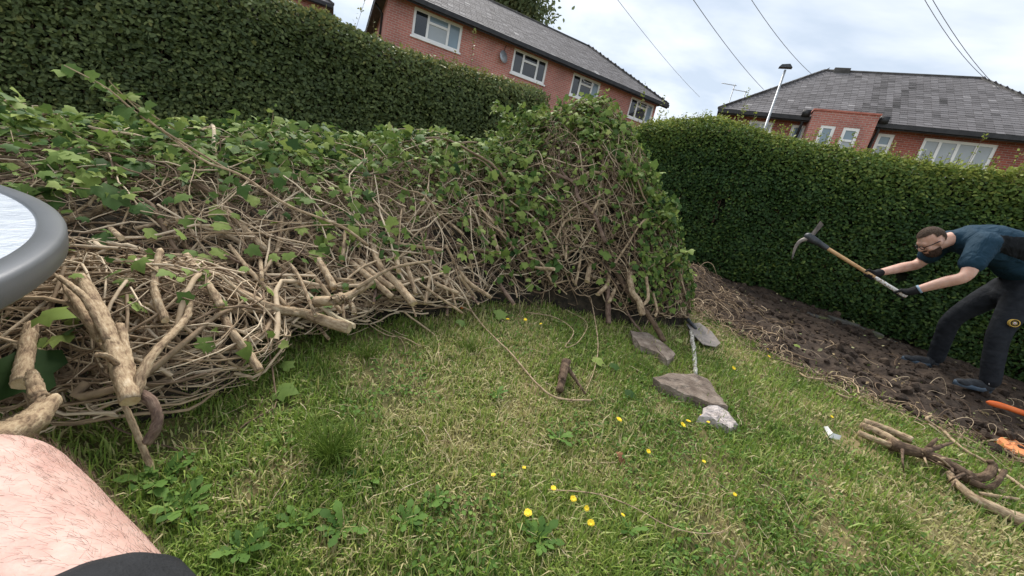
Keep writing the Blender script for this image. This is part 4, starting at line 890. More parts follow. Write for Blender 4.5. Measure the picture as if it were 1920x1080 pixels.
cut_stem('cut_stem', 'long mossy-grey stem reaching down to the grass right of the knobbly stem', [([(690, 420, 2.7), (708, 490, 2.4), (742, 530, 2.25), (776, 570, 2.14)], .020, .027), ([(770, 566, 2.17), (780, 594, 2.15)], .006, .006)], 'bark', (0,), seed=9)
lean = 'sawn tan stem leaning out of the middle of the long heap'
for k, (pp, ra, rb) in enumerate([([(640, 455, 2.6), (690, 505, 2.4), (738, 541, 2.25)], .017, .020), ([(620, 460, 2.7), (680, 510, 2.5), (735, 557, 2.3)], .018, .020), ([(738, 440, 2.7), (762, 495, 2.5), (780, 552, 2.35)], .013, .015),
        ([(770, 500, 2.6), (815, 530, 2.5), (860, 550, 2.4)], .014, .013), ([(648, 425, 2.6), (645, 460, 2.45), (641, 489, 2.4)], .011, .013), ([(810, 470, 2.8), (806, 520, 2.65), (797, 570, 2.5)], .014, .013),
        ([(560, 500, 2.45), (590, 520, 2.3), (640, 585, 2.1)], .012, .012), ([(350, 480, 2.3), (395, 540, 2.0), (415, 575, 1.9)], .018, .016), ([(300, 470, 2.2), (290, 540, 2.0), (310, 600, 1.85)], .016, .015),
        ([(60, 610, 1.9), (50, 660, 1.75), (40, 720, 1.6)], .022, .024), ([(560, 455, 2.5), (600, 500, 2.35), (625, 545, 2.2)], .011, .010), ([(430, 460, 2.4), (480, 520, 2.2), (540, 575, 2.1)], .011, .012), ([(130, 545, 1.9), (165, 600, 1.75), (195, 640, 1.68)], .014, .016)]):
    cut_stem('leaning_stem', lean, [(pp, ra, rb)], 'bark', (0,), seed=20 + k, sides=10, group='stems leaning out of the long heap')
cut_stem('cut_stem', 'level stem with bright sawn end, highest cut end of the long heap', [([(690, 447, 2.55), (740, 456, 2.5), (790, 463, 2.45), (828, 469, 2.42)], .012, .014)], 'bark', (0,), seed=40)
cut_stem('long_branch', 'long thin branch lying diagonally over the top of the long heap', [([(300, 240, 2.8), (380, 300, 2.66), (450, 328, 2.6), (540, 385, 2.5), (640, 425, 2.5), (690, 460, 2.5)], .006, .010)], 'bark', (0,), seed=41)
cut_stem('cut_stem', 'dark stem with a stripped pale strip slanting to the stone slab', [([(1150, 500, 3.35), (1180, 550, 3.2), (1215, 590, 3.12), (1245, 640, 3.12)], .030, .028)], 'bark_dark', (0,), seed=42)
cut_stem('cut_stem', 'stout crooked stem with a rounded end next to the stripped dark stem', [([(1180, 510, 3.25), (1185, 545, 3.12), (1198, 565, 3.06), (1205, 590, 3.04)], .028, .030), ([(1200, 575, 3.05), (1215, 560, 3.1), (1212, 520, 3.2)], .018, .013)], 'bark', (0,), seed=43)
up = 'sawn upright stem hanging from the foot of the tall rounded heap'
for k, (pp, ra, rb, mt) in enumerate([([(1138, 500, 3.4), (1140, 560, 3.25), (1141, 606, 3.2)], .026, .029, 'bark_red'), ([(1160, 525, 3.3), (1150, 550, 3.2), (1142, 567, 3.15)], .015, .018, 'bark'), ([(1143, 500, 3.3), (1140, 530, 3.2), (1121, 552, 3.1)], .016, .022, 'bark'),
        ([(1108, 490, 3.4), (1104, 510, 3.3), (1101, 528, 3.2)], .022, .026, 'bark'), ([(1090, 470, 3.4), (1086, 500, 3.3), (1079, 534, 3.2)], .012, .014, 'bark'), ([(1060, 440, 3.4), (1062, 462, 3.3), (1061, 487, 3.2)], .010, .011, 'bark'), ([(1225, 550, 3.25), (1232, 580, 3.15), (1229, 592, 3.1)], .010, .011, 'bark'), ([(1160, 560, 3.3), (1185, 600, 3.2), (1203, 622, 3.15)], .010, .010, 'bark_red')]):
    cut_stem('upright_stem', up, [(pp, ra, rb)], mt, (0,), seed=50 + k, sides=10, group='stems at the foot of the tall heap')
cut_stem('main_stem', 'sinuous purple-brown main stem climbing the front of the tall rounded heap', [([(1025, 300, 3.7), (1035, 322, 3.55), (1075, 342, 3.4), (1085, 372, 3.3), (1112, 400, 3.2), (1135, 455, 3.15)], .012, .022), ([(1053, 262, 3.75), (1048, 295, 3.6), (1056, 325, 3.47), (1078, 345, 3.4)], .008, .014), ([(1000, 360, 3.5), (1040, 375, 3.35), (1085, 378, 3.3)], .008, .010)], 'bark_red', (), seed=70)
cut_stem('curved_stem', 'pale curved stem bowing out on the right of the tall heap', [([(1142, 300, 3.7), (1126, 345, 3.5), (1122, 375, 3.35), (1110, 400, 3.3)], .008, .013)], 'bark', (), seed=71)

# ================================================================== LAWN: blades, weeds, flowers
def grass_field(n, seed, rmin, rmax, azmin, azmax):
    rr = np.random.default_rng(seed); u = rr.random(n); r = rmin * (rmax / rmin) ** (u ** .85); az = np.radians(rr.uniform(azmin, azmax, n))
    return r * np.sin(az), r * np.cos(az), r
def in_soil(x, y, j=.0): return (y > soil_edge(x) + j) & (x > 1.0)
gx, gy, gr = grass_field(350000, 2, .55, 6.5, -60, 66)
rr = np.random.default_rng(4)
patch = fbm(gx * 1.9, gy * 1.9, 55, 5); dens = np.clip((patch - .22) * 5.5, .38, 1)
DRY = np.array([[*G(a_, b_)[:2], c_] for a_, b_, c_ in [(475, 915, .10), (540, 880, .07), (350, 830, .08), (735, 775, .11), (700, 690, .16), (885, 960, .06), (1525, 910, .13), (1240, 765, .09), (1095, 720, .12), (860, 830, .09), (1330, 985, .12), (620, 1020, .07), (1800, 1040, .18), (1560, 1000, .14), (960, 760, .10)]])
dryp = np.zeros(len(gx))
for a_, b_, c_ in DRY: dryp = np.maximum(dryp, np.exp(-(((gx - a_) ** 2 + (gy - b_) ** 2) / c_ ** 2) * (.6 + .9 * fbm(gx * 9, gy * 9, 71))))
dens = dens * (1 - .72 * dryp)
keep = (rr.random(len(gx)) < dens) & ~in_soil(gx, gy, rr.normal(-.04, .15, len(gx))) & (H1(gx, gy) < .5) & (H2(gx, gy) < .5)
gx, gy, gr, patch, dryp = gx[keep], gy[keep], gr[keep], patch[keep], dryp[keep]; n = len(gx)
clump = fbm(gx * 6, gy * 6, 66)
hgt = np.clip(rr.lognormal(math.log(.030), .42, n), .01, .10) * (.55 + 1.1 * clump) * (.8 + .05 * gr)
wid = rr.uniform(.0012, .0024, n) * (1 + .34 * gr)
az = rr.uniform(0, 2 * np.pi, n); lean_ = np.abs(rr.normal(.45, .40, n)); flat = rr.random(n) < .32; lean_ = np.where(flat, rr.uniform(1.1, 1.5, n), lean_)
d_ = np.column_stack([np.cos(az), np.sin(az), np.zeros(n)]); sd_ = np.column_stack([-np.sin(az), np.cos(az), np.zeros(n)])
b_ = np.column_stack([gx, gy, lz(gx, gy) - .003]); up_ = np.array([0, 0, 1.])
m_ = b_ + (d_ * np.sin(lean_ * .6)[:, None] + up_ * np.cos(lean_ * .6)[:, None]) * (hgt * .55)[:, None]
t_ = m_ + (d_ * np.sin(lean_ * 1.5)[:, None] + up_ * np.maximum(np.cos(lean_ * 1.5), .04)[:, None]) * (hgt * .6)[:, None]
V_ = np.stack([b_ - sd_ * wid[:, None], b_ + sd_ * wid[:, None], m_ + sd_ * wid[:, None] * .8, m_ - sd_ * wid[:, None] * .8, t_], 1).reshape(-1, 3)
o5 = np.arange(n) * 5
dry = fbm(gx * 1.3 + 7, gy * 1.3, 57, 5); straw = rr.random(n) < np.clip((dry - .43) * 2.6, .03, .45) + .25 * flat + .5 * dryp
tint = np.where(straw, rr.uniform(.70, 1, n), np.clip(rr.normal(.40, .15, n) + .5 * (fbm(gx * 2.5, gy * 2.5, 91) - .45), 0, .66))
tag(put('grass', V_, [np.column_stack([o5, o5 + 1, o5 + 2, o5 + 3]), np.column_stack([o5 + 3, o5 + 2, o5 + 4])], M['grass'], tint=np.repeat(tint, 5), kind='stuff'), 'rough mown lawn grass with dry straw patches', 'grass')
# small broad leaves among the grass
wx, wy, wr = grass_field(26000, 12, .6, 5.5, -55, 64); rr = np.random.default_rng(14)
k_ = (fbm(wx * 2.3, wy * 2.3, 101) > .55) & ~in_soil(wx, wy, -.03) & (H1(wx, wy) < .3) & (H2(wx, wy) < .35); wx, wy, wr = wx[k_], wy[k_], wr[k_]; n = len(wx)
pos = np.column_stack([wx, wy, lz(wx, wy) + rr.uniform(.006, .04, n)])
Vw, Fw = scatter(OVAL_V * (1.35, 1, 1), OVAL_F, pos, frames(rr.normal(size=(n, 3)) * .38 + Zv), rr.uniform(.009, .022, n))
tag(put('clover', Vw, Fw, M['weed'], tint=np.repeat(np.clip(rr.normal(.5, .22, n), 0, 1), 6), kind='stuff'), 'small broad clover leaves spread through the lawn', 'clover')
# rosettes
ros = [(640, 1000, .13, 'broad dandelion rosette in the bare corner of lawn near the thigh'), (690, 905, .11, 'dandelion rosette left of the long grass tuft'), (1045, 825, .12, 'flat grey-green rosette between the two patches of yellow flowers'), (300, 905, .14, 'large dark weed clump under the straight thin stem'), (340, 960, .13, 'weed clump with curled leaves beside the bare thigh'),
       (930, 745, .09, 'spiky weed rosette close to the root stump'), (1010, 1020, .13, 'long-leaved dandelion rosette beneath the yellow flower cluster'), (820, 940, .10, 'small weed rosette beside a bare earth patch'), (760, 985, .10, 'toothed dandelion rosette in the middle of the near lawn'), (450, 1040, .12, 'plantain rosette beside the black shorts'), (560, 990, .10, 'narrow-leaved weed rosette beside the dry patch'), (1180, 1000, .09, 'weed rosette under the long thin stick')]
for i, (px_, py_, L, lab) in enumerate(ros):
    rr = np.random.default_rng(200 + i); b = G(px_, py_); nl = rr.integers(9, 15); a_ = np.linspace(0, 2 * np.pi, nl, endpoint=False) + rr.normal(0, .2, nl)
    Yd = np.column_stack([np.cos(a_), np.sin(a_), rr.uniform(.02, .45, nl)]); Yd /= np.linalg.norm(Yd, axis=1, keepdims=True)
    Xd = np.column_stack([np.sin(a_), -np.cos(a_), np.zeros(nl)]); Rm = np.stack([Xd, Yd, np.cross(Xd, Yd)], 2)
    Vq, Fq = scatter(TOOTH_V * (.85, 1, .8), TOOTH_F, np.repeat(b[None], nl, 0) + Zv * .006, Rm, rr.uniform(.45, 1.1, nl) * L * .68)
    tag(put('weed_rosette', Vq, Fq, M['weed'], base=b, tint=np.repeat(np.clip(rr.normal(.45, .2, nl), 0, 1), len(TOOTH_V))), lab, 'weed', 'weed rosettes in the lawn')
def tuft(px_, py_, nb, L, lab, seed, spread=.06):
    rr = np.random.default_rng(seed); b = G(px_, py_); pth = []
    for k in range(nb):
        a_ = rr.uniform(0, 6.28); o_ = b + np.array([math.cos(a_), math.sin(a_), 0]) * rr.uniform(0, spread); l_ = L * rr.uniform(.6, 1.2); t = np.linspace(0, 1, 6); out = rr.uniform(.25, .9)
        pth.append(o_ + np.column_stack([np.cos(a_) * out * l_ * t ** 1.5, np.sin(a_) * out * l_ * t ** 1.5, l_ * (t - .45 * out * t ** 2.2)]))
    V_, Q_ = tubes(np.array(pth), np.linspace(.0016, .0004, 6)[None].repeat(nb, 0), 3)
    tag(put('grass_tuft', V_, [Q_], M['grass'], base=b, tint=np.repeat(np.clip(rr.normal(.38, .1, nb), 0, .6), 18)), lab, 'grass', 'long grass tufts')
tuft(620, 860, 170, .17, 'long dark green grass tuft below the single round-cut stem', 5); tuft(690, 668, 90, .11, 'grass tuft in front of the broad sawn stem', 6); tuft(1200, 690, 90, .09, 'grass tuft beside the darker stone slab', 7)
tuft(1680, 985, 80, .10, 'grass tuft below the dark forked root', 8); tuft(885, 655, 80, .09, 'grass tuft next to the trailing vine', 9)
# yellow flowers
FL = [(990, 961, 21), (1108, 980, 18), (1100, 953, 14), (1075, 935, 17), (1038, 915, 15), (925, 890, 13), (983, 876, 10), (1161, 786, 15), (1216, 846, 12), (1281, 796, 17), (1291, 789, 12), (1316, 780, 12), (1328, 791, 9), (1442, 668, 13), (1320, 865, 9), (1378, 927, 10), (1376, 690, 11), (952, 598, 11), (985, 599, 9), (1014, 607, 8), (1168, 965, 11), (1560, 781, 8), (1440, 655, 7), (1591, 881, 6)]
for i, (px_, py_, s_) in enumerate(FL):
    rr = np.random.default_rng(300 + i); hgt = rr.uniform(.03, .07); c = G(px_, py_, hgt); wd = (c - C) @ Fv; rad = np.clip(s_ * wd / FP * .36, .006, .014); b = np.array([c[0], c[1], lz(c[0], c[1])])
    fl = thing('yellow_flower', b, 'yellow dandelion-like flower open in the lawn', 'flower', 'yellow flowers in the lawn')
    tl = np.array([rr.normal(0, .25), rr.normal(-.25, .25), 1]); tl /= np.linalg.norm(tl)
    npet = 22; a_ = np.linspace(0, 2 * np.pi, npet, endpoint=False); x_ = np.cross(tl, [0, 1, .1]); x_ /= np.linalg.norm(x_); y_ = np.cross(tl, x_); V_, F_ = [], []
    for ring, (rk, hk) in enumerate(((1, .06), (.62, .2))):
        for j, a in enumerate(a_):
            a = a + ring * .14; dd = x_ * math.cos(a) + y_ * math.sin(a); ss = -x_ * math.sin(a) + y_ * math.cos(a); l_ = rad * rk * rr.uniform(.85, 1.1); w_ = rad * .105; k = len(V_)
            V_ += [c + dd * rad * .05 - ss * w_ * .4, c + dd * rad * .05 + ss * w_ * .4, c + dd * l_ + ss * w_ + tl * rad * hk, c + dd * l_ - ss * w_ + tl * rad * hk]; F_.append((k, k + 1, k + 2, k + 3))
    put('petals', V_, F_, M['flower'], fl, smooth=False); q = MB(); q.tube(crom([b - Zv * .004, (b + c) / 2 + rr.normal(0, .004, 3), c], 5), .0013, 5); q.put('stalk', M['stem'], fl)

# ================================================================== SOIL DETAIL
rr = np.random.default_rng(31)
def soil_pts(n, rr, back=.55):
    x = rr.uniform(1.3, 8, n * 5); e_ = soil_edge(x); far = HA[1] + (x - HA[0]) * HD[1] / HD[0] + .1; y = e_ - .1 + rr.random(len(x)) ** 1.25 * (far - e_); ok = (far > e_); return x[ok][:n], y[ok][:n]
x, y = soil_pts(6500, rr); n = len(x); s_ = np.clip(rr.lognormal(math.log(.011), .7, n), .004, .055)
ICO_V = np.array([(0, 0, 1), (.9, 0, .3), (.25, .85, .3), (-.75, .5, .3), (-.75, -.5, .3), (.25, -.85, .3), (.75, .5, -.4), (-.25, .85, -.4), (-.9, 0, -.4), (-.25, -.85, -.4), (.75, -.5, -.4), (0, 0, -1)])
ICO_F = np.array([(0, 1, 2), (0, 2, 3), (0, 3, 4), (0, 4, 5), (0, 5, 1), (1, 6, 2), (2, 7, 3), (3, 8, 4), (4, 9, 5), (5, 10, 1), (6, 7, 2), (7, 8, 3), (8, 9, 4), (9, 10, 5), (10, 6, 1), (11, 7, 6), (11, 8, 7), (11, 9, 8), (11, 10, 9), (11, 6, 10)])
Vc, Fc = scatter(ICO_V, ICO_F, np.column_stack([x, y, sz_at(x, y) + s_ * .3]), frames(rr.normal(size=(n, 3))), s_)
Vc += rr.normal(0, .0022, Vc.shape)
tag(put('soil_clods', Vc, Fc, M['soil'], smooth=False, kind='stuff'), 'loose crumbs and clods of dark earth', 'soil')
# root and twig litter, thickest along the lawn edge and in the mound next to the tall heap
def litter_paths(n, rr, K, step, cx=None):
    if cx is None:
        x = rr.uniform(1.5, 6.5, n * 3); off = rr.exponential(.38, n * 3) - .28; y = soil_edge(x) + off; wgt = np.clip(1.25 - (x - 1.6) * .26, .12, 1); ok = rr.random(len(x)) < wgt; x, y = x[ok][:n], y[ok][:n]
    else: x, y = rr.normal(cx[0], cx[2], n), rr.normal(cx[1], cx[3], n)
    n = len(x); ang = rr.uniform(0, 6.28, n); up0 = rr.uniform(.0, .03, n); arch = np.abs(rr.normal(0, .035, n)); out = np.zeros((n, K, 3)); dv = rr.normal(0, .2, n)
    for k in range(K):
        zz_ = np.where(in_soil(x, y), sz_at(x, y), lz(x, y)); out[:, k] = np.column_stack([x, y, zz_ + .008 + up0 + arch * math.sin(math.pi * k / (K - 1))])
        dv = dv * .7 + rr.normal(0, .3, n); ang = ang + dv; x = x + np.cos(ang) * step; y = y + np.sin(ang) * step
    out[:, 1:-1] = .25 * out[:, :-2] + .5 * out[:, 1:-1] + .25 * out[:, 2:]; return out
gl = []
for (nn, K, st, r0_, r1_, t0, t1, cx, sd) in ((480, 9, .022, .0013, .003, .1, .9, None, 1), (60, 10, .035, .003, .006, .05, .7, None, 2), (380, 10, .03, .0013, .0032, .0, .6, (2.1, 4.5, .42, .6), 3), (80, 10, .04, .003, .006, .1, .8, (2.1, 4.6, .4, .5), 4), (150, 9, .03, .0012, .003, .2, .85, (1.9, 3.7, .35, .35), 5)):
    r_ = np.random.default_rng(400 + sd); pth = litter_paths(nn, r_, K, st, cx); gl.append((pth, r_.uniform(r0_, r1_, len(pth)), 4, r_.uniform(t0, t1, len(pth))))
litter = tangle('root_litter', gl, None, M['twig']); tag(litter, 'pulled roots and twigs littering the lawn edge and soil', 'roots')
x, y = soil_pts(700, rr); n = len(x)
Vl, Fl = scatter(OVAL_V, OVAL_F, np.column_stack([x, y, sz_at(x, y) + .02]), frames(rr.normal(size=(n, 3)) * .5 + Zv), rr.uniform(.02, .05, n))
M['fallen'] = mat_tint('fallen_leaf', [(0, (.10, .055, .03)), (.5, (.26, .19, .09)), (.8, (.34, .31, .16)), (1, (.16, .24, .07))], .7)
tag(put('fallen_leaves', Vl, Fl, M['fallen'], tint=np.repeat(rr.random(n), 6), kind='stuff'), 'fallen leaves scattered over the dark soil', 'leaves')
x = rr.uniform(-.9, 3.2, 420); y = rr.uniform(.9, 4.2, 420); k_ = ~in_soil(x, y) & (H1(x, y) < .15); x, y = x[k_], y[k_]; n = len(x)
pth = np.zeros((n, 6, 3)); a_ = rr.uniform(0, 6.28, n)
for k in range(6): pth[:, k] = np.column_stack([x, y, lz(x, y) + .025]); a_ += rr.normal(0, .25, n); x = x + np.cos(a_) * .02; y = y + np.sin(a_) * .02
tg = tangle('straw_bits', [(pth, rr.uniform(.0008, .0018, n), 3, rr.uniform(.6, 1, n))], None, M['twig']); tag(tg, 'short dry twig bits and straw on the lawn', 'straw')
# edging stones at the hedge foot
eP = [G(1505, 590), G(1560, 603), G(1612, 618), G(1660, 634), G(1700, 650)]
for i in range(4):
    p0, p1 = eP[i], eP[i + 1]; d_ = (p1 - p0); L = np.linalg.norm(d_[:2]); d_ /= np.linalg.norm(d_); s_ = np.array([-d_[1], d_[0], 0]); z_ = sz_at(*((p0 + p1)[:2] / 2)); q = MB()
    o_ = np.array([p0[0], p0[1], z_ - .08]) + d_ * .012; q.box(o_, d_ * (L - .024), s_ * .16, Zv * (.115 + .01 * (i % 2)))
    ob = tag(q.put('edging_stone', M['kerb'], base=o_, smooth=False), 'mossy concrete edging stone set in the soil along the hedge foot', 'edging stone', 'edging stones along the hedge'); bv = ob.modifiers.new('b', 'BEVEL'); bv.width = .012; bv.segments = 2

# ================================================================== THINGS ON THE LAWN
def slab(name, label, cat, pxs, h, mat, tilt=0.0, seed=0, sub=3, rough=.006):
    rr = np.random.default_rng(seed); t = np.array([G(a_, b_, h) for a_, b_ in pxs])
    # subdivide the outline and roughen it
    o = []
    for i in range(len(t)):
        for k in range(sub): o.append(t[i] + (t[(i + 1) % len(t)] - t[i]) * k / sub)
    o = np.array(o); o += np.column_stack([rr.normal(0, rough, (len(o), 2)), rr.normal(0, rough * .5, len(o))]); c = o.mean(0); n = len(o); zb = lz(o[:, 0], o[:, 1]) - .02
    in_ = c + (o - c) * .88; in_[:, 2] += .004 + rr.normal(0, rough * .35, n); bot = c + (o - c) * 1.02; bot[:, 2] = zb; mid = o.copy(); mid[:, 2] = (o[:, 2] + zb) / 2; mid[:, :2] += rr.normal(0, rough, (n, 2))
    in2 = c + (o - c) * .45; in2[:, 2] += .003 + rr.normal(0, rough * .5, n)
    V = np.vstack([bot, mid, o, in_, in2, c + Zv * .003]); R_i = [np.arange(n) + n * k for k in range(5)]; F = []
    for k in range(4): F += [(R_i[k][i], R_i[k][(i + 1) % n], R_i[k + 1][(i + 1) % n], R_i[k + 1][i]) for i in range(n)]
    F += [(R_i[4][i], R_i[4][(i + 1) % n], 5 * n) for i in range(n)]
    return tag(put(name, V, F, M[mat], base=[c[0], c[1], zb.min()], smooth=False), label, cat)
slab('stone_slab', 'dark broken stone slab under the stripped stem end', 'stone', [(1181, 619), (1216, 624), (1240, 640), (1268, 663), (1254, 676), (1229, 659), (1200, 647)], .055, 'stone', seed=1)
slab('stone_slab', 'larger wedge-shaped brown stone slab lying flat in the grass', 'stone', [(1223, 707), (1262, 700), (1301, 700), (1325, 709), (1345, 735), (1364, 762), (1338, 757), (1286, 738), (1242, 721)], .06, 'stone', seed=2)
slab('pale_rock', 'pale ridged lump of stone touching the wedge slab', 'stone', [(1318, 757), (1341, 760), (1366, 772), (1382, 795), (1368, 803), (1348, 790), (1320, 782)], .045, 'pale_stone', seed=3, rough=.008)
# spade lying half under the ivy
sp = thing('spade', G(1310, 620), 'old spade with worn rusty blade lying beside the tall ivy heap', 'spade')
bl = np.array([G(a_, b_, .05) for a_, b_ in [(1287, 607), (1312, 605), (1335, 622), (1351, 643), (1342, 650), (1318, 645), (1299, 626)]]); q = MB(); q.prism(bl, (0, 0, -.006)); q.put('blade', M['steel'], sp, smooth=False)
q = MB(); q.tube(crom([G(1305, 616, .058), G(1290, 600, .075), G(1274, 580, .09)], 8), np.linspace(.012, .023, 8), 10); q.put('socket', M['dark_steel'], sp)
q = MB(); q.tube([G(1276, 582, .09), G(1236, 540, .14)], .019, 10); q.put('shaft', M['bark_dark'], sp)
def ground_stick(name, label, cat, pxs, r0, r1, mat, dz=.02, seed=0, group=None, cut=False, tintv=None, arch=0):
    rr = np.random.default_rng(seed); pts = [G(v[0], v[1], v[2] if len(v) > 2 else dz) for v in pxs]; p = crom(pts, 6 * len(pts)); p[1:-1] += rr.normal(0, r0 * .12, (len(p) - 2, 3))
    q = MB(); q.tube(p, np.linspace(r0, r1, len(p)) * (1 + .05 * rr.normal(size=len(p))), 9)
    return tag(q.put(name, M[mat], base=[p[0][0], p[0][1], lz(p[0][0], p[0][1])], tint=None if tintv is None else np.full(q.n, tintv)), label, cat, group)
M['birch'] = mat_noise('whitish_peeling_bark', [(.35, (.12, .10, .08)), (.5, (.45, .43, .38)), (.7, (.62, .6, .55))], 45, .9, .7)
ground_stick('peeling_stick', 'whitish peeling stick standing between the spade and the wedge slab', 'stick', [(1296, 622, .05), (1300, 650, .035), (1302, 675, .03), (1304, 702, .03)], .017, .014, 'birch')
gd = lambda a_, b_, h_: (a_, b_, float(np.linalg.norm(G(a_, b_, h_) - C)))
cut_stem('root_stump', 'small dark two-legged root stump on the open grass', [([gd(1062, 676, .09), gd(1056, 702, .07), gd(1050, 733, .03)], .030, .022), ([gd(1062, 686, .085), gd(1078, 710, .05), gd(1098, 739, .02)], .017, .008)], 'bark_dark', (), group=None, cat='root', seed=90, auto=False)
rt_ = thing('forked_root', G(1740, 860), 'dark forked root bundle with pale cut stems lying on the lawn', 'root')
def root_part(name, pxs, r0, r1, mat, seed):
    rr = np.random.default_rng(seed); p = crom([G(a_, b_, c_) for a_, b_, c_ in pxs], 7 * len(pxs)); q = MB(); q.tube(p, np.linspace(r0, r1, len(p)) * (1 + .07 * rr.normal(size=len(p))), 10); return q.put(name, M[mat], rt_)
root_part('trunk', [(1668, 832, .05), (1700, 842, .06), (1735, 852, .06), (1775, 868, .06), (1806, 886, .05), (1832, 896, .05), (1853, 890, .08), (1862, 874, .12), (1855, 863, .14)], .036, .017, 'bark_dark', 1)
root_part('fork', [(1790, 884, .04), (1825, 905, .03), (1857, 912, .04), (1874, 897, .09), (1884, 882, .13)], .022, .011, 'bark_dark', 2)
root_part('side_root', [(1730, 848, .08), (1760, 838, .10), (1785, 830, .12)], .018, .006, 'bark_dark', 3); root_part('side_root', [(1738, 842, .08), (1747, 832, .12), (1757, 822, .15)], .013, .008, 'bark_dark', 4)
for k in range(16):     # fibrous rootlets
    rr = np.random.default_rng(500 + k); t0 = rr.uniform(1690, 1830); y0 = 838 + (t0 - 1690) * .42; a_ = rr.normal(0, 22); b_ = rr.normal(0, 16)
    root_part('rootlet', [(t0, y0, .05), (t0 + a_ + 10, y0 + b_, .05 + rr.uniform(-.01, .06)), (t0 + a_ * 2 + 22, y0 + b_ * 1.6 + 8, .03)], rr.uniform(.004, .009), .002, 'bark_dark' if k % 3 else 'bark', 30 + k)
for k, (pp, r_) in enumerate([([(1690, 836, .06), (1650, 812, .055), (1614, 797, .05)], .022), ([(1680, 838, .05), (1640, 824, .04), (1609, 811, .035)], .017), ([(1710, 826, .06), (1665, 806, .05), (1621, 790, .045)], .020)]): root_part('cut_stem', pp, r_ * 1.15, r_, 'bark', 10 + k)
ground_stick('bare_log', 'bare tan log lying below the dark forked root', 'log', [(1779, 886, .05), (1792, 906, .04), (1831, 937, .04), (1883, 961, .035), (1935, 986, .03)], .014, .034, 'bark', seed=3)
ground_stick('long_stick', 'long pale stick with a curled tip running behind the dark forked root', 'stick', [(1746, 780, .06), (1737, 785, .05), (1750, 796, .03), (1769, 808, .03), (1805, 841, .03), (1852, 868, .03), (1930, 922, .03)], .008, .010, 'bark', seed=4)
ground_stick('short_stick', 'short stick crossing by the end of the bare log', 'stick', [(1838, 925, .03), (1870, 930, .03), (1910, 936, .03)], .009, .008, 'bark', seed=5)
ground_stick('broken_twig', 'broken forked twig at the lawn edge below the soil', 'stick', [(1500, 700, .02), (1515, 708, .05), (1550, 712, .03)], .008, .005, 'bark', seed=6)
ground_stick('thin_stick', 'long thin curved stick on the near lawn below the yellow flowers', 'stick', [(1030, 918, .035), (1120, 926, .03), (1190, 952, .03), (1250, 985, .03), (1310, 1000, .03), (1362, 997, .03)], .0024, .0016, 'bark', seed=7)
vg = 'loose vines trailing on the lawn'
ground_stick('trailing_vine', 'long bare vine trailing from the heaps past the root stump', 'vine', [(855, 505, .30), (875, 565, .12), (905, 610, .03), (960, 665, .03), (1005, 718, .03), (1045, 746, .025), (1108, 751, .03)], .0045, .0055, 'bark', group=vg, seed=8)
ground_stick('trailing_vine', 'thin vine hanging down to the root stump from the tall heap', 'vine', [(1092, 490, .25), (1110, 570, .12), (1121, 640, .05), (1115, 690, .03), (1097, 738, .02)], .004, .003, 'bark', group=vg, seed=9)
ground_stick('trailing_vine', 'thin vine curling onto grass from the knobbly stem', 'vine', [(668, 578, .12), (690, 606, .05), (725, 628, .03), (757, 633, .03), (790, 650, .02)], .0035, .0025, 'bark', group=vg, seed=10)
ground_stick('trailing_vine', 'looped tangle vine at the foot of the tall heap', 'vine', [(985, 585, .04), (1040, 595, .03), (1075, 620, .05), (1060, 650, .04), (1085, 640, .06), (1100, 605, .05), (1060, 580, .04)], .0035, .0025, 'bark', group=vg, seed=11)
# litter, shard, berry, dead leaf, ivy leaves dropped on the lawn
q = MB(); pp = np.array([G(a_, b_, c_) for a_, b_, c_ in [(1545, 800, .03), (1552, 799, .05), (1562, 812, .05), (1578, 817, .04), (1574, 824, .02), (1556, 820, .025)]]); q.prism(pp, (0, 0, -.004)); tag(q.put('white_scrap', M['paper'], base=pp.mean(0), smooth=False), 'crumpled white scrap on the grass by the cut stems', 'litter')
slab('terracotta_shard', 'orange terracotta shard lying at the soil edge', 'shard', [(1876, 820), (1897, 822), (1925, 838), (1932, 858), (1905, 848), (1880, 830)], .05, 'terracotta', seed=8)
oh_ = thing('orange_handle_tool', G(1880, 765), 'garden tool with a smooth orange handle lying on the dark soil', 'tool')
q = MB(); hp = crom([G(1851, 754, .06), G(1875, 760, .06), G(1900, 768, .06), G(1990, 800, .06)], 14); q.tube(hp, [.010, .022, .026, .028, .028, .027, .026, .025, .025, .025, .025, .025, .025, .025], 12); q.put('handle', M['orange'], oh_)
q = MB(); q.tube([hp[-1], hp[-1] + (hp[-1] - hp[-3]) * 2.0], .016, 10); q.put('shaft', M['dark_steel'], oh_)
c = G(866, 577, .02); Vb, Fb = scatter(ICO_V, ICO_F, c[None], np.eye(3)[None], np.array([.014])); ob = tag(put('orange_berry', Vb, Fb, M['orange'], base=c), 'small round orange berry in the grass below the long heap', 'berry'); sb = ob.modifiers.new('s', 'SUBSURF'); sb.levels = 2; sb.render_levels = 2
c = G(1160, 857, .025); Vb, Fb = scatter(IVY_V * (1, 1, 3), IVY_F, c[None], frames(np.array([[.2, -.4, .9]])), np.array([.05])); tag(put('dead_leaf', Vb, Fb, M['dead'], base=c), 'curled dead brown leaf on the lawn below the wedge slab', 'leaf')
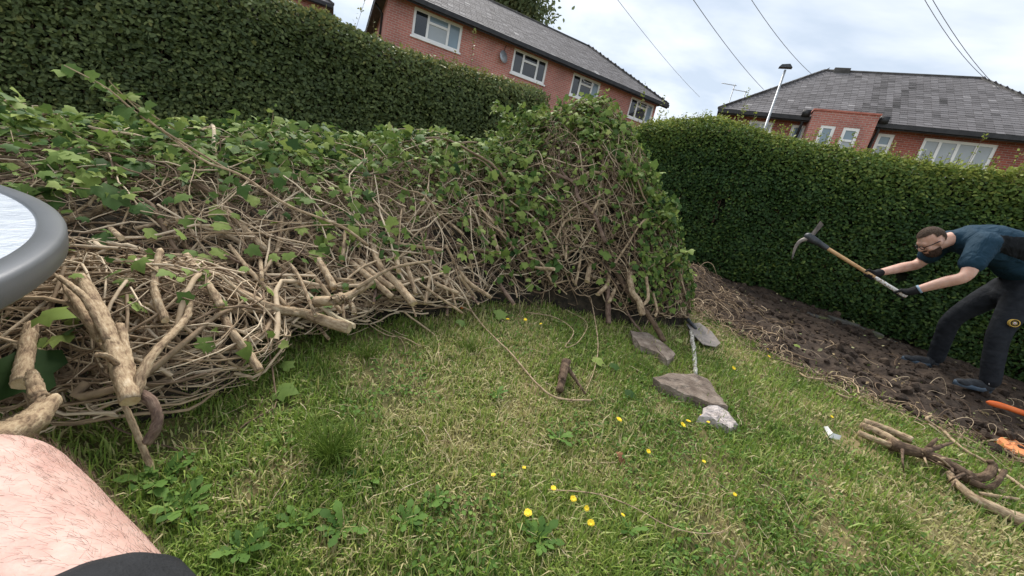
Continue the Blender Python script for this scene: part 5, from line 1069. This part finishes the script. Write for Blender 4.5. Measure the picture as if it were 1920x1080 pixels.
for i, (px_, py_, s_, t_, lab) in enumerate([(520, 732, .085, .55, 'ivy leaf lying flat on grass below the broad sawn stem'), (75, 592, .07, .75, 'pale ivy leaf caught on twigs beside the table edge'), (930, 590, .10, .6, 'drooping ivy leaf on the lawn in front of the heaps'), (1322, 588, .06, .5, 'ivy leaf beside the spade socket'), (1272, 640, .05, .95, 'pale yellow leaf between the dark slab and the spade'), (1118, 680, .07, .9, 'pale ivy leaf near the root stump'), (1150, 690, .06, .3, 'dark green ivy leaf near the root stump'), (860, 607, .06, .5, 'ivy leaf on grass left of the drooping leaf'), (1495, 650, .05, .85, 'pale leaf on the soil edge'), (530, 690, .06, .6, 'small ivy leaf beside the round-cut stem'), (1180, 742, .06, .15, 'dark ivy leaf by the wedge slab')]):
    c = G(px_, py_, .035) if i != 1 else P(75, 592, 1.55); Vb, Fb = scatter(IVY_V, IVY_F, c[None], frames(np.array([[.1 * i % .4 - .2, -.35, .9]]), np.array([[1., .3 * i, .2]])), np.array([s_])); tag(put('ivy_leaf', Vb, Fb, M['ivy'], base=c, tint=np.full(len(IVY_V), t_)), lab, 'leaf', 'dropped ivy leaves')

# ================================================================== PEOPLE
def loft(pts, ra, rb=None, side=None, n=18, capn=3):
    """closed tube along pts; ra = half-width along 'side', rb = half-height"""
    p = np.asarray(pts, float); ra = np.asarray(ra, float); rb = ra if rb is None else np.asarray(rb, float)
    m = max(6, 5 * len(p)); q = crom(np.column_stack([p, ra, rb]), m); p, ra, rb = q[:, :3], np.abs(q[:, 3]), np.abs(q[:, 4])
    T = np.gradient(p, axis=0); T /= np.linalg.norm(T, axis=1, keepdims=True); sv = np.array([0, 0, 1.]) if side is None else np.asarray(side, float)
    if side is None and abs(T[:, 2]).mean() > .8: sv = np.array([1., 0, 0])
    A = sv - (T @ sv)[:, None] * T; A /= np.linalg.norm(A, axis=1, keepdims=True); B = np.cross(T, A)
    rings = []
    for k in range(capn, 0, -1): f = k / (capn + .4); rings.append((p[0] - T[0] * min(ra[0], rb[0]) * math.sin(f * 1.5), A[0], B[0], ra[0] * math.cos(f * 1.5), rb[0] * math.cos(f * 1.5)))
    rings += [(p[i], A[i], B[i], ra[i], rb[i]) for i in range(m)]
    for k in range(1, capn + 1): f = k / (capn + .4); rings.append((p[-1] + T[-1] * min(ra[-1], rb[-1]) * math.sin(f * 1.5), A[-1], B[-1], ra[-1] * math.cos(f * 1.5), rb[-1] * math.cos(f * 1.5)))
    an = np.arange(n) * 2 * np.pi / n; V = np.vstack([c + np.outer(np.cos(an) * a_, A_) + np.outer(np.sin(an) * b_, B_) for c, A_, B_, a_, b_ in rings]); k = len(rings)
    F = [(i * n + j, i * n + (j + 1) % n, (i + 1) * n + (j + 1) % n, (i + 1) * n + j) for i in range(k - 1) for j in range(n)] + [list(range(n))[::-1], list(range((k - 1) * n, k * n))]
    return V, F
def ell(c, ax, r, n=20):
    """ellipsoid: ax = 3 axis vectors"""
    V = [np.asarray(c, float) + ax[2] * r[2]]
    for i in range(1, n // 2):
        t = math.pi * i / (n // 2)
        for j in range(n): u = 2 * math.pi * j / n; V.append(c + ax[0] * r[0] * math.sin(t) * math.cos(u) + ax[1] * r[1] * math.sin(t) * math.sin(u) + ax[2] * r[2] * math.cos(t))
    V.append(np.asarray(c, float) - ax[2] * r[2]); L = len(V) - 1; F = [(0, 1 + j, 1 + (j + 1) % n) for j in range(n)]
    for i in range(n // 2 - 2): F += [(1 + i * n + j, 1 + (i + 1) * n + j, 1 + (i + 1) * n + (j + 1) % n, 1 + i * n + (j + 1) % n) for j in range(n)]
    b = 1 + (n // 2 - 2) * n; F += [(b + j, L, b + (j + 1) % n) for j in range(n)]
    return np.array(V), F
def fuse(name, prims, voxel, mat, parent, smooth=6, disp=None):
    """melts closed shapes into one continuous surface"""
    mb = MB()
    for V, F in prims: mb.add(V, F)
    me = np_mesh(name, np.vstack(mb.V), mb.F, mat); o = bpy.data.objects.new(name, me); col.objects.link(o)
    r = o.modifiers.new('r', 'REMESH'); r.mode = 'VOXEL'; r.voxel_size = voxel; r.use_smooth_shade = True
    s = o.modifiers.new('s', 'SMOOTH'); s.iterations = smooth; s.factor = .5
    dg = bpy.context.evaluated_depsgraph_get(); dg.update(); m2 = bpy.data.meshes.new_from_object(o.evaluated_get(dg)); bpy.data.objects.remove(o)
    n = len(m2.vertices); V = np.zeros(n * 3); m2.vertices.foreach_get('co', V); V = V.reshape(-1, 3); nr = np.zeros(n * 3); m2.vertices.foreach_get('normal', nr); nr = nr.reshape(-1, 3)
    if disp is not None: V = V + nr * disp(V, nr)[:, None]
    tot = np.zeros(len(m2.polygons), np.int32); m2.polygons.foreach_get('loop_total', tot); li = np.zeros(len(m2.loops), np.int32); m2.loops.foreach_get('vertex_index', li)
    F = [f for f in np.split(li, np.cumsum(tot)[:-1])]; bpy.data.meshes.remove(m2)
    return V, F, parent, mat, name
def put_fused(t, tint=None):
    V, F, parent, mat, name = t; return put(name, V, F, mat, parent, tint=tint)
def skin_mat(name, a_, b_, c_, scale=14):
    m = mat_noise(name, [(.3, a_), (.5, b_), (.72, c_)], scale, .5, .12, 160, spec=.35); bs = m.node_tree.nodes['Principled BSDF']; bs.inputs['Subsurface Weight'].default_value = .12; bs.inputs['Subsurface Radius'].default_value = (.012, .005, .003); bs.inputs['Subsurface Scale'].default_value = .5; return m
M['skin'] = skin_mat('skin', (.50, .27, .20), (.58, .35, .27), (.63, .41, .33))
M['skin_pale'] = skin_mat('pale_leg_skin', (.46, .27, .225), (.53, .34, .285), (.58, .40, .345), 30)
def fold_mat(name, stops, scale, strength, stretch=(1, 1, 1), rough=.85):
    m = mat_noise(name, stops, scale, rough, 0, stretch=stretch, spec=.2); t = m.node_tree; b = t.nodes['Principled BSDF']; c = t.nodes.new('ShaderNodeTexCoord')
    n = t.nodes.new('ShaderNodeTexNoise'); n.inputs['Scale'].default_value = 9; n.inputs['Detail'].default_value = 3; n.inputs['Distortion'].default_value = 1.2
    mp = t.nodes.new('ShaderNodeMapping'); mp.inputs['Scale'].default_value = stretch; t.links.new(c.outputs['Object'], mp.inputs[0]); t.links.new(mp.outputs[0], n.inputs['Vector'])
    bp = t.nodes.new('ShaderNodeBump'); bp.inputs['Strength'].default_value = strength; bp.inputs['Distance'].default_value = .05; t.links.new(n.outputs[0], bp.inputs['Height']); t.links.new(bp.outputs[0], b.inputs['Normal']); return m
M['trouser'] = fold_mat('dark_trousers', [(.3, (.010, .012, .016)), (.7, (.022, .025, .031))], 18, .28, (1, 1, 1.2))
M['glove'] = fold_mat('black_glove', [(.3, (.010, .010, .011)), (.7, (.02, .02, .022))], 40, .3)
M['shorts'] = mat_noise('black_shorts', [(.3, (.010, .011, .013)), (.7, (.018, .019, .022))], 40, .8, .25, 260)
M['hair'] = mat_noise('short_brown_hair', [(.3, (.045, .026, .017)), (.7, (.12, .075, .05))], 90, .75, .9, 260)
M['beard'] = mat_noise('brown_beard', [(.3, (.03, .017, .012)), (.7, (.11, .066, .045))], 110, .8, .9, 260)
M['frame'] = mat_noise('black_glasses', [(.3, (.006, .006, .007)), (.7, (.012, .012, .013))], 5, .3)
M['shoe'] = mat_noise('dark_shoe', [(.3, (.012, .014, .018)), (.7, (.03, .034, .04))], 30, .7, .3, 90)
M['sole'] = mat_noise('blue_grey_sole', [(.3, (.045, .075, .11)), (.7, (.10, .135, .175))], 12, .6, .2, 60)
M['white'] = mat_noise('white_print', [(.3, (.7, .7, .7)), (.7, (.8, .8, .8))], 9, .6)
M['gold'] = mat_noise('gold_thread', [(.3, (.45, .28, .05)), (.7, (.62, .42, .10))], 60, .6)
M['red'] = mat_noise('red_thread', [(.3, (.4, .05, .05)), (.7, (.5, .1, .08))], 60, .6)
M['cuff'] = mat_noise('blue_cuff', [(.3, (.20, .29, .38)), (.7, (.28, .37, .46))], 40, .8)
m = mat_tint('tshirt', [(0, (.010, .032, .055)), (.3, (.013, .042, .070)), (.6, (.006, .007, .009)), (1, (.004, .005, .006))], .8, 0, .2); M['shirt'] = m
t = m.node_tree; n_ = t.nodes.new('ShaderNodeTexNoise'); n_.inputs['Scale'].default_value = 8; n_.inputs['Distortion'].default_value = 1.4; c_ = t.nodes.new('ShaderNodeTexCoord'); mp_ = t.nodes.new('ShaderNodeMapping'); mp_.inputs['Scale'].default_value = (1, 1, .6); mp_.inputs['Rotation'].default_value = (0, .6, 0)
t.links.new(c_.outputs['Object'], mp_.inputs[0]); t.links.new(mp_.outputs[0], n_.inputs['Vector']); bp_ = t.nodes.new('ShaderNodeBump'); bp_.inputs['Strength'].default_value = .6; bp_.inputs['Distance'].default_value = .05; t.links.new(n_.outputs[0], bp_.inputs['Height']); t.links.new(bp_.outputs[0], t.nodes['Principled BSDF'].inputs['Normal'])

# ---- man bending forward with the mattock; frame: fa forward, fl his left (towards the camera), z
fa = np.array([-.98, .2, 0]); fa /= np.linalg.norm(fa); fl = np.array([fa[1], -fa[0], 0]); fl = fl if fl[1] < 0 else -fl; MM = np.array([4.55, 3.72, 0])
def L3(f, s, z): return MM + fa * f + fl * s + Zv * z
def mp3(px_, py_, off):
    r = ray(px_, py_); tt = ((MM + off * fl - C) @ fl) / (r @ fl); return C + tt * r
man = thing('person', L3(0, 0, .02), 'bearded man with glasses bending forward in blue T-shirt and dark trousers, gripping a mattock', 'person')
zn = sz_at(*L3(-.05, .27, 0)[:2]) + .012; zf_ = sz_at(*L3(0, -.3, 0)[:2]) + .012
# mattock first: the hands close on it
h0, h1 = mp3(1684, 547, .10), mp3(1519, 446, -.22); hx = (h1 - h0) / np.linalg.norm(h1 - h0)
def on_handle(px_, py_):
    r = ray(px_, py_); w0 = h0 - C; a_, b_, c_ = hx @ hx, hx @ r, r @ r; d_, e_ = hx @ w0, r @ w0; s = (b_ * e_ - c_ * d_) / (a_ * c_ - b_ * b_); return h0 + hx * s
nh = h0 - hx * .035; fh = on_handle(1636, 512)
def arm(sh, el, wr, k=1.0): return loft([sh, (sh * .45 + el * .55), el, el * .6 + wr * .4, wr], np.array([.068, .060, .050, .050, .034]) * k)
n_sh, n_el, f_sh, f_el = L3(.40, .185, 1.37), L3(.50, .30, 1.06), L3(.42, -.185, 1.37), L3(.50, -.27, 1.10)
n_wr = nh + (n_el - nh) / np.linalg.norm(n_el - nh) * .105; f_wr = fh + (f_el - fh) / np.linalg.norm(f_el - fh) * .105
upv = fa * .75 + Zv * .66; upv /= np.linalg.norm(upv); fcv = fa * .66 - Zv * .75; fcv /= np.linalg.norm(fcv); AX = (fl, fcv, upv); Hc = L3(.655, 0, 1.325)
hd = lambda s, f, u: Hc + fl * s + fcv * f + upv * u
body = [ell(hd(0, -.012, .03), AX, (.079, .103, .108)), ell(hd(0, .03, -.06), AX, (.060, .068, .078)), ell(hd(0, .075, .028), AX, (.055, .028, .03)), ell(hd(0, .103, -.018), AX, (.016, .027, .030)), ell(hd(0, .085, -.058), AX, (.032, .022, .018)),
        ell(hd(.079, -.012, -.012), AX, (.011, .022, .034)), ell(hd(-.079, -.012, -.012), AX, (.011, .022, .034)), ell(hd(.042, .062, -.03), AX, (.026, .026, .028)), ell(hd(-.042, .062, -.03), AX, (.026, .026, .028)),
        loft([L3(.40, 0, 1.41), L3(.50, 0, 1.40), hd(0, -.045, -.05)], [.072, .064, .062]),
        loft([L3(-.18, 0, 1.15), L3(.0, 0, 1.31), L3(.2, 0, 1.39), L3(.38, 0, 1.395)], [.13, .13, .15, .14], [.10, .11, .13, .11], side=fl), arm(n_sh, n_el, n_wr), arm(f_sh, f_el, f_wr),
        loft([L3(.38, -.175, 1.37), L3(.40, 0, 1.39), L3(.38, .175, 1.37)], [.055, .07, .055]),
        loft([L3(-.15, .09, 1.06), L3(-.03, .21, .62), L3(-.09, .27, zn + .10)], [.085, .055, .042]), loft([L3(-.15, -.09, 1.06), L3(.02, -.22, .63), L3(-.06, -.3, zf_ + .10)], [.085, .055, .042])]
put_fused(fuse('body', body, .0085, M['skin'], man, 4))
# clothes
wr_ = lambda V, nr: .011 * (fbm((V @ fa) * 16 + V[:, 2] * 7, V[:, 2] * 15 + (V @ fl) * 5, 5) - .45) * 2
shirt = [loft([L3(-.22, 0, 1.20), L3(-.06, 0, 1.325), L3(.10, 0, 1.385), L3(.26, 0, 1.40), L3(.40, 0, 1.405), L3(.475, 0, 1.405)], [.175, .185, .195, .20, .165, .088], [.175, .185, .185, .178, .140, .082], side=fl),
         loft([L3(.34, .12, 1.40), n_sh, n_sh * .42 + n_el * .58], [.10, .098, .092]), loft([L3(.34, -.12, 1.40), f_sh, f_sh * .42 + f_el * .58], [.10, .098, .092])]
shirt += [loft([L3(.37, -.175, 1.375), L3(.40, 0, 1.40), L3(.37, .175, 1.375)], [.105, .118, .105]), ell(L3(-.07, 0, 1.245), (fa, fl, Zv), (.17, .185, .125))]
tS = fuse('tshirt', shirt, .011, M['shirt'], man, 5, wr_); V = tS[0]; q_ = V - MM; f_, s_, z_ = q_ @ fa, q_ @ fl, V[:, 2]
pan = (np.abs(s_) > .10) & (f_ < .33 - .35 * np.maximum(0, 1.36 - z_)) & (z_ < 1.50 - .10 * np.abs(f_ - .1)) & (z_ > 1.30 + .16 * (f_ - .05))
put_fused(tS, tint=np.where(pan, .95, .15))
wr2 = lambda V, nr: .004 * (fbm((V @ fa) * 8, V[:, 2] * 22, 7) - .45) * 2
trou = [loft([L3(-.24, 0, 1.22), L3(-.19, 0, 1.10), L3(-.13, 0, .98)], [.175, .18, .16], [.16, .155, .13], side=fl),
        loft([L3(-.15, .085, 1.05), L3(-.09, .14, .86), L3(-.025, .21, .63), L3(-.05, .245, .40), L3(-.095, .27, zn + .12)], [.122, .104, .080, .074, .070]),
        loft([L3(-.15, -.085, 1.05), L3(-.06, -.15, .86), L3(.025, -.22, .63), L3(-.01, -.26, .40), L3(-.065, -.3, zf_ + .12)], [.122, .104, .080, .074, .070])]
tro = put_fused(fuse('trousers', trou, .013, M['trouser'], man, 5, wr2))
# round badge on the near thigh
bc = mp3(1902, 606, .30); bn = fl * .95 + fa * .2 + Zv * .1; bn /= np.linalg.norm(bn); bx1 = np.cross(bn, Zv); bx1 /= np.linalg.norm(bx1); by1 = np.cross(bx1, bn)
def disc(c, n, x_, y_, r0, r1, th, seg=28):
    an = np.arange(seg) * 2 * np.pi / seg; ring = lambda r, o: c + np.outer(np.cos(an) * r, x_) + np.outer(np.sin(an) * r, y_) + n * o
    R_ = [ring(r1, -.02), ring(r1, th), ring(max(r0, 1e-4), th), ring(max(r0, 1e-4), -.02)]; V = np.vstack(R_); F = []
    for k in range(3): F += [(k * seg + j, k * seg + (j + 1) % seg, (k + 1) * seg + (j + 1) % seg, (k + 1) * seg + j) for j in range(seg)]
    return V, F
bad = put('badge', *disc(bc, bn, bx1, by1, 0, .030, .004), M['glove'], tro); put('badge_ring', *disc(bc, bn, bx1, by1, .029, .035, .007), M['gold'], tro); put('badge_ring', *disc(bc, bn, bx1, by1, .015, .0175, .006), M['gold'], tro); put('badge_centre', *disc(bc, bn, bx1, by1, 0, .010, .007), M['white'], tro); put('badge_dot', *disc(bc, bn, bx1, by1, 0, .0045, .009), M['red'], tro)
# gloves: palm and five fingers closed round the handle
def glove(c, wr, flip, nm):
    ax_ = hx; r0 = .019; inn = (wr - c) - ((wr - c) @ ax_) * ax_; inn /= np.linalg.norm(inn); oth = np.cross(ax_, inn) * flip
    pr = [ell(c + inn * (r0 + .012), (ax_, inn, oth), (.045, .018, .036)), loft([c + inn * (r0 + .014), c * .45 + wr * .55, wr + (wr - c) * .12], [.030, .036, .040])]
    for k in range(4):
        o_ = (k - 1.5) * .0225; ln = [2.9, 3.3, 3.15, 2.5][k]; an = np.linspace(.35, ln + .35, 9); rad = r0 + .010
        pr.append(loft([c + ax_ * o_ + (inn * math.cos(a) + oth * math.sin(a)) * rad for a in an][::2], [.0115, .011, .0105, .0098, .009], n=10))
    an = np.linspace(-.2, -2.3, 5); pr.append(loft([c + ax_ * (.030 + .006 * i) + (inn * math.cos(a) + oth * math.sin(a)) * (r0 + .012) for i, a in enumerate(an)], [.0145, .0135, .0125, .0115, .010], n=10))
    return put_fused(fuse(nm, pr, .0045, M['glove'], man, 2))
glove(nh, n_wr, 1, 'glove'); glove(fh, f_wr, 1, 'glove')
d_ = n_el - n_wr; d_ /= np.linalg.norm(d_); q = MB(); q.tube([n_wr + d_ * .012, n_wr + d_ * .03], [.042, .041], 18); q.put('glove_cuff', M['cuff'], man)
# hair, beard, glasses
def shell(c, r, keep, mat, nm, jit, seed):
    V, F = ell(c, AX, r, 44); rr = np.random.default_rng(seed); lc = (V - c) @ np.array(AX).T; ok = keep(lc[:, 0] / r[0], lc[:, 1] / r[1], lc[:, 2] / r[2]); F = [f for f in F if all(ok[i] for i in f)]
    V = V + (V - c) * rr.normal(0, jit, len(V))[:, None]; us = sorted({i for f in F for i in f}); mp_ = {u: i for i, u in enumerate(us)}
    return put(nm, V[us], [[mp_[i] for i in f] for f in F], mat, man)
shell(hd(0, -.013, .033), (.0835, .108, .114), lambda s, f, u: ((u > .42) & (f < .86)) | ((f < .12) & (u > -.25) & ((np.abs(s) < .82) | (u > .1) | (f < -.35))) | ((f < -.45) & (u > -.65)), M['hair'], 'hair', .012, 1)
shell(hd(0, .034, -.064), (.066, .074, .086), lambda s, f, u: (u < .15) & ((f > -.55)) & ~((f > .80) & (u > -.05)) & ((np.abs(s) > .5) | (u < -.12)), M['beard'], 'beard', .03, 2)
shell(hd(0, .088, -.047), (.036, .026, .011), lambda s, f, u: f > -.3, M['beard'], 'moustache', .03, 3)
gq = MB()
for sg in (-1, 1):
    c = hd(sg * .034, .108, .004); an = np.linspace(0, 2 * np.pi, 19); gq.tube([c + fl * sg * .0 + fl * math.cos(a) * .027 + upv * math.sin(a) * .020 for a in an], .0042, 6, caps=False)
    gq.tube([hd(sg * .061, .106, .010), hd(sg * .084, .05, .008), hd(sg * .087, -.012, .006)], .0042, 6)
gq.tube([hd(-.008, .112, .006), hd(0, .116, .009), hd(.008, .112, .006)], .0026, 6); gq.put('glasses', M['frame'], man)
# shoes
def shoe(fc, sc_, zg, yaw, logo):
    fw = fa * math.cos(yaw) + fl * math.sin(yaw); sd = np.cross(Zv, fw); o = L3(fc, sc_, zg); pt = lambda f, s, z: o + fw * f + sd * s + Zv * z
    sh = put_fused(fuse('shoe', [ell(pt(-.06, 0, .055), (fw, sd, Zv), (.065, .045, .055)), ell(pt(.03, 0, .05), (fw, sd, Zv), (.10, .046, .048)), ell(pt(.13, 0, .038), (fw, sd, Zv), (.072, .047, .035)), loft([pt(-.05, 0, .06), pt(-.055, 0, .15)], [.046, .048])], .006, M['shoe'], man, 4))
    out = []
    for t in np.linspace(0, 2 * np.pi, 30, endpoint=False):
        f_ = math.cos(t) * .165 + .04; w_ = .047 + .006 * math.cos(t * 1 + .3); out.append(pt(f_, math.sin(t) * w_, 0))
    out = np.array(out); V = np.vstack([out, out + Zv * .026, (out - out.mean(0)) * .97 + out.mean(0) + Zv * .036]); V[30:, 2] += np.concatenate([.018 * np.clip((out - o) @ fw / -.12 + .25, 0, 1)] * 2) + np.concatenate([.012 * np.clip(((out - o) @ fw - .14) / .07, 0, 1)] * 2)
    F = [(k * 30 + j, k * 30 + (j + 1) % 30, (k + 1) * 30 + (j + 1) % 30, (k + 1) * 30 + j) for k in range(2) for j in range(30)] + [list(range(30))[::-1], list(range(60, 90))]; put('sole', V, F, M['sole'], sh)
    if logo: put('shoe_tag', *disc(pt(-.035, .0, .10) + fl * .050, fl, fa, Zv, 0, .016, .003), M['white'], sh)
shoe(-.035, .27, zn, .08, True); shoe(.01, -.30, zf_, -.05, False)

# ---- mattock
mt = thing('mattock', h0, 'mattock with wooden handle held by the man, dark head raised', 'mattock')
M['handle'] = mat_noise('ash_handle', [(.3, (.42, .24, .11)), (.7, (.62, .40, .21))], 9, .55, .15, 60, stretch=(1, 1, 4)); M['chip'] = mat_noise('chipped_white_paint', [(.40, (.30, .19, .11)), (.47, (.62, .60, .58)), (.7, (.74, .73, .72))], 55, .7, .4)
hl_ = np.linalg.norm(h1 - h0); hpt = lambda t: h0 - hx * .075 + hx * (hl_ + .095) * t
q = MB(); q.tube([hpt(t) for t in np.linspace(.30, 1, 10)], np.linspace(.0175, .020, 10), 14); q.put('handle', M['handle'], mt)
q = MB(); q.tube([hpt(t) for t in np.linspace(0, .30, 8)], [.0185, .020, .0195, .019, .0185, .0183, .0181, .018], 14); q.put('painted_grip', M['chip'], mt)
pp = lambda px_, py_, o=-.22: mp3(px_, py_, o)
col_ = loft([hpt(.80), hpt(.86), hpt(.95), hpt(1.0)], [.027, .030, .040, .044]); bt = pp(1541, 418) - h1; bt -= (bt @ hx) * hx * .0; bl_ = np.linalg.norm(bt); bd = bt / bl_; wv = fl * .75 + hx * .55; wv -= (wv @ bd) * bd; wv /= np.linalg.norm(wv); tv = np.cross(bd, wv)
pr = [col_, ell(h1, (hx, bd, np.cross(hx, bd)), (.045, .05, .035))]
put_fused(fuse('socket', pr, .005, M['dark_steel'], mt, 3))
def blade(a_, b_, w0, w1, t0, t1, nm, mat):
    q = MB(); d_ = b_ - a_; V = []
    for c, w_, t_ in ((a_, w0, t0), (a_ + d_ * .5, (w0 + w1) * .42, (t0 + t1) / 2), (b_, w1, t1)):
        V += [c - wv * w_ - tv * t_, c + wv * w_ - tv * t_, c + wv * w_ + tv * t_, c - wv * w_ + tv * t_]
    F = [(3, 2, 1, 0), (8, 9, 10, 11)] + [(k * 4 + j, k * 4 + (j + 1) % 4, k * 4 + 4 + (j + 1) % 4, k * 4 + 4 + j) for k in range(2) for j in range(4)]; q.add(V, F); return q.put(nm, M[mat], mt, smooth=False)
blade(h1 + bd * .015, pp(1541, 418), .022, .060, .013, .005, 'adze_blade', 'steel')
pk_ = crom([h1, pp(1501, 452), pp(1491, 465), pp(1485, 486)], 14); q = MB(); q.tube(pk_, np.linspace(.026, .007, 14), 8); q.put('pick_blade', M['steel'], mt)

# ---- seated person's leg beside the camera
leg = thing('person', (-.60, .40, gz(-.6, .4)), 'bare pale hairy leg of a seated person in black shorts beside the garden table', 'person')
LK = P(-60, 955, .8); LH = np.array([.02, .045, .47]); LEGP = (LH, LH + (LK - LH) * .585, LK); LEGR = (.108, .096, .090, .083)
hip, hem_, kn = LEGP
an_, ft = np.array([kn[0] - .05, kn[1] + .10, gz(kn[0], kn[1]) + .08]), np.array([kn[0] - .10, kn[1] + .26, gz(kn[0] - .1, kn[1] + .2) + .035])
legp = [loft([hip, hem_, hem_ * .4 + kn * .6, kn], [LEGR[0], LEGR[1], LEGR[2], LEGR[3]]), loft([kn, kn * .6 + an_ * .4 + np.array([0, -.02, 0]), an_], [LEGR[3] * .95, .055, .038]), loft([an_, an_ * .5 + ft * .5, ft], [.038, .042, .03])]
tL = fuse('body', legp, .010, M['skin_pale'], leg, 4, lambda V, nr: .004 * (fbm(V[:, 0] * 9, V[:, 1] * 9 + V[:, 2] * 5, 5) - .45)); put_fused(tL)
sh_d = (hem_ - hip) / np.linalg.norm(hem_ - hip)
put_fused(fuse('shorts', [loft([hip - sh_d * .03, hip * .5 + hem_ * .5, hem_], [LEGR[0] + .006, LEGR[0] + .004, LEGR[1] + .008], capn=1)], .006, M['shorts'], leg, 2))
# leg hair
V, F = tL[0], tL[1]; rr = np.random.default_rng(77); dist = np.linalg.norm(V - C, axis=1); px_, py_, wd = proj(V); axd = (kn - hip) / np.linalg.norm(kn - hip)
along_ = (V - hem_) @ axd; cand = np.where((along_ > -.02) & (wd > .05))[0]; cand = cand[((C - V[cand]) * (V[cand] - (hem_ + ((V[cand] - hem_) @ axd)[:, None] * axd))).sum(1) > -.01]; ids = rr.choice(cand, 3600); cen = V[ids]
pa = hem_ + ((cen - hem_) @ axd)[:, None] * axd; out_ = cen - pa; out_ /= np.linalg.norm(out_, axis=1, keepdims=True) + 1e-9
tang = np.cross(out_, axd) * rr.normal(.5, .45, len(ids))[:, None] + axd * .5 - Zv * .5 * rr.random(len(ids))[:, None]; tang -= (tang * out_).sum(1, keepdims=True) * out_; tang /= np.linalg.norm(tang, axis=1, keepdims=True)
cv = np.cross(out_, tang) * rr.normal(0, .25, len(ids))[:, None]; ln = rr.uniform(.006, .014, len(ids))[:, None]; start = cen + rr.normal(0, .002, cen.shape)
path = np.stack([start + (tang * t + cv * t * t) * ln + out_ * (.0006 + .003 * t * (1.1 - .4 * t)) for t in np.linspace(0, 1, 4)], 1)
V2, Q2 = tubes(path, np.linspace(.00012, .00004, 4)[None].repeat(len(ids), 0), 3)
M['leg_hair'] = mat_noise('leg_hair', [(.3, (.12, .07, .05)), (.7, (.20, .12, .085))], 20, .6); put('leg_hair', V2, [Q2], M['leg_hair'], leg, kind='stuff')
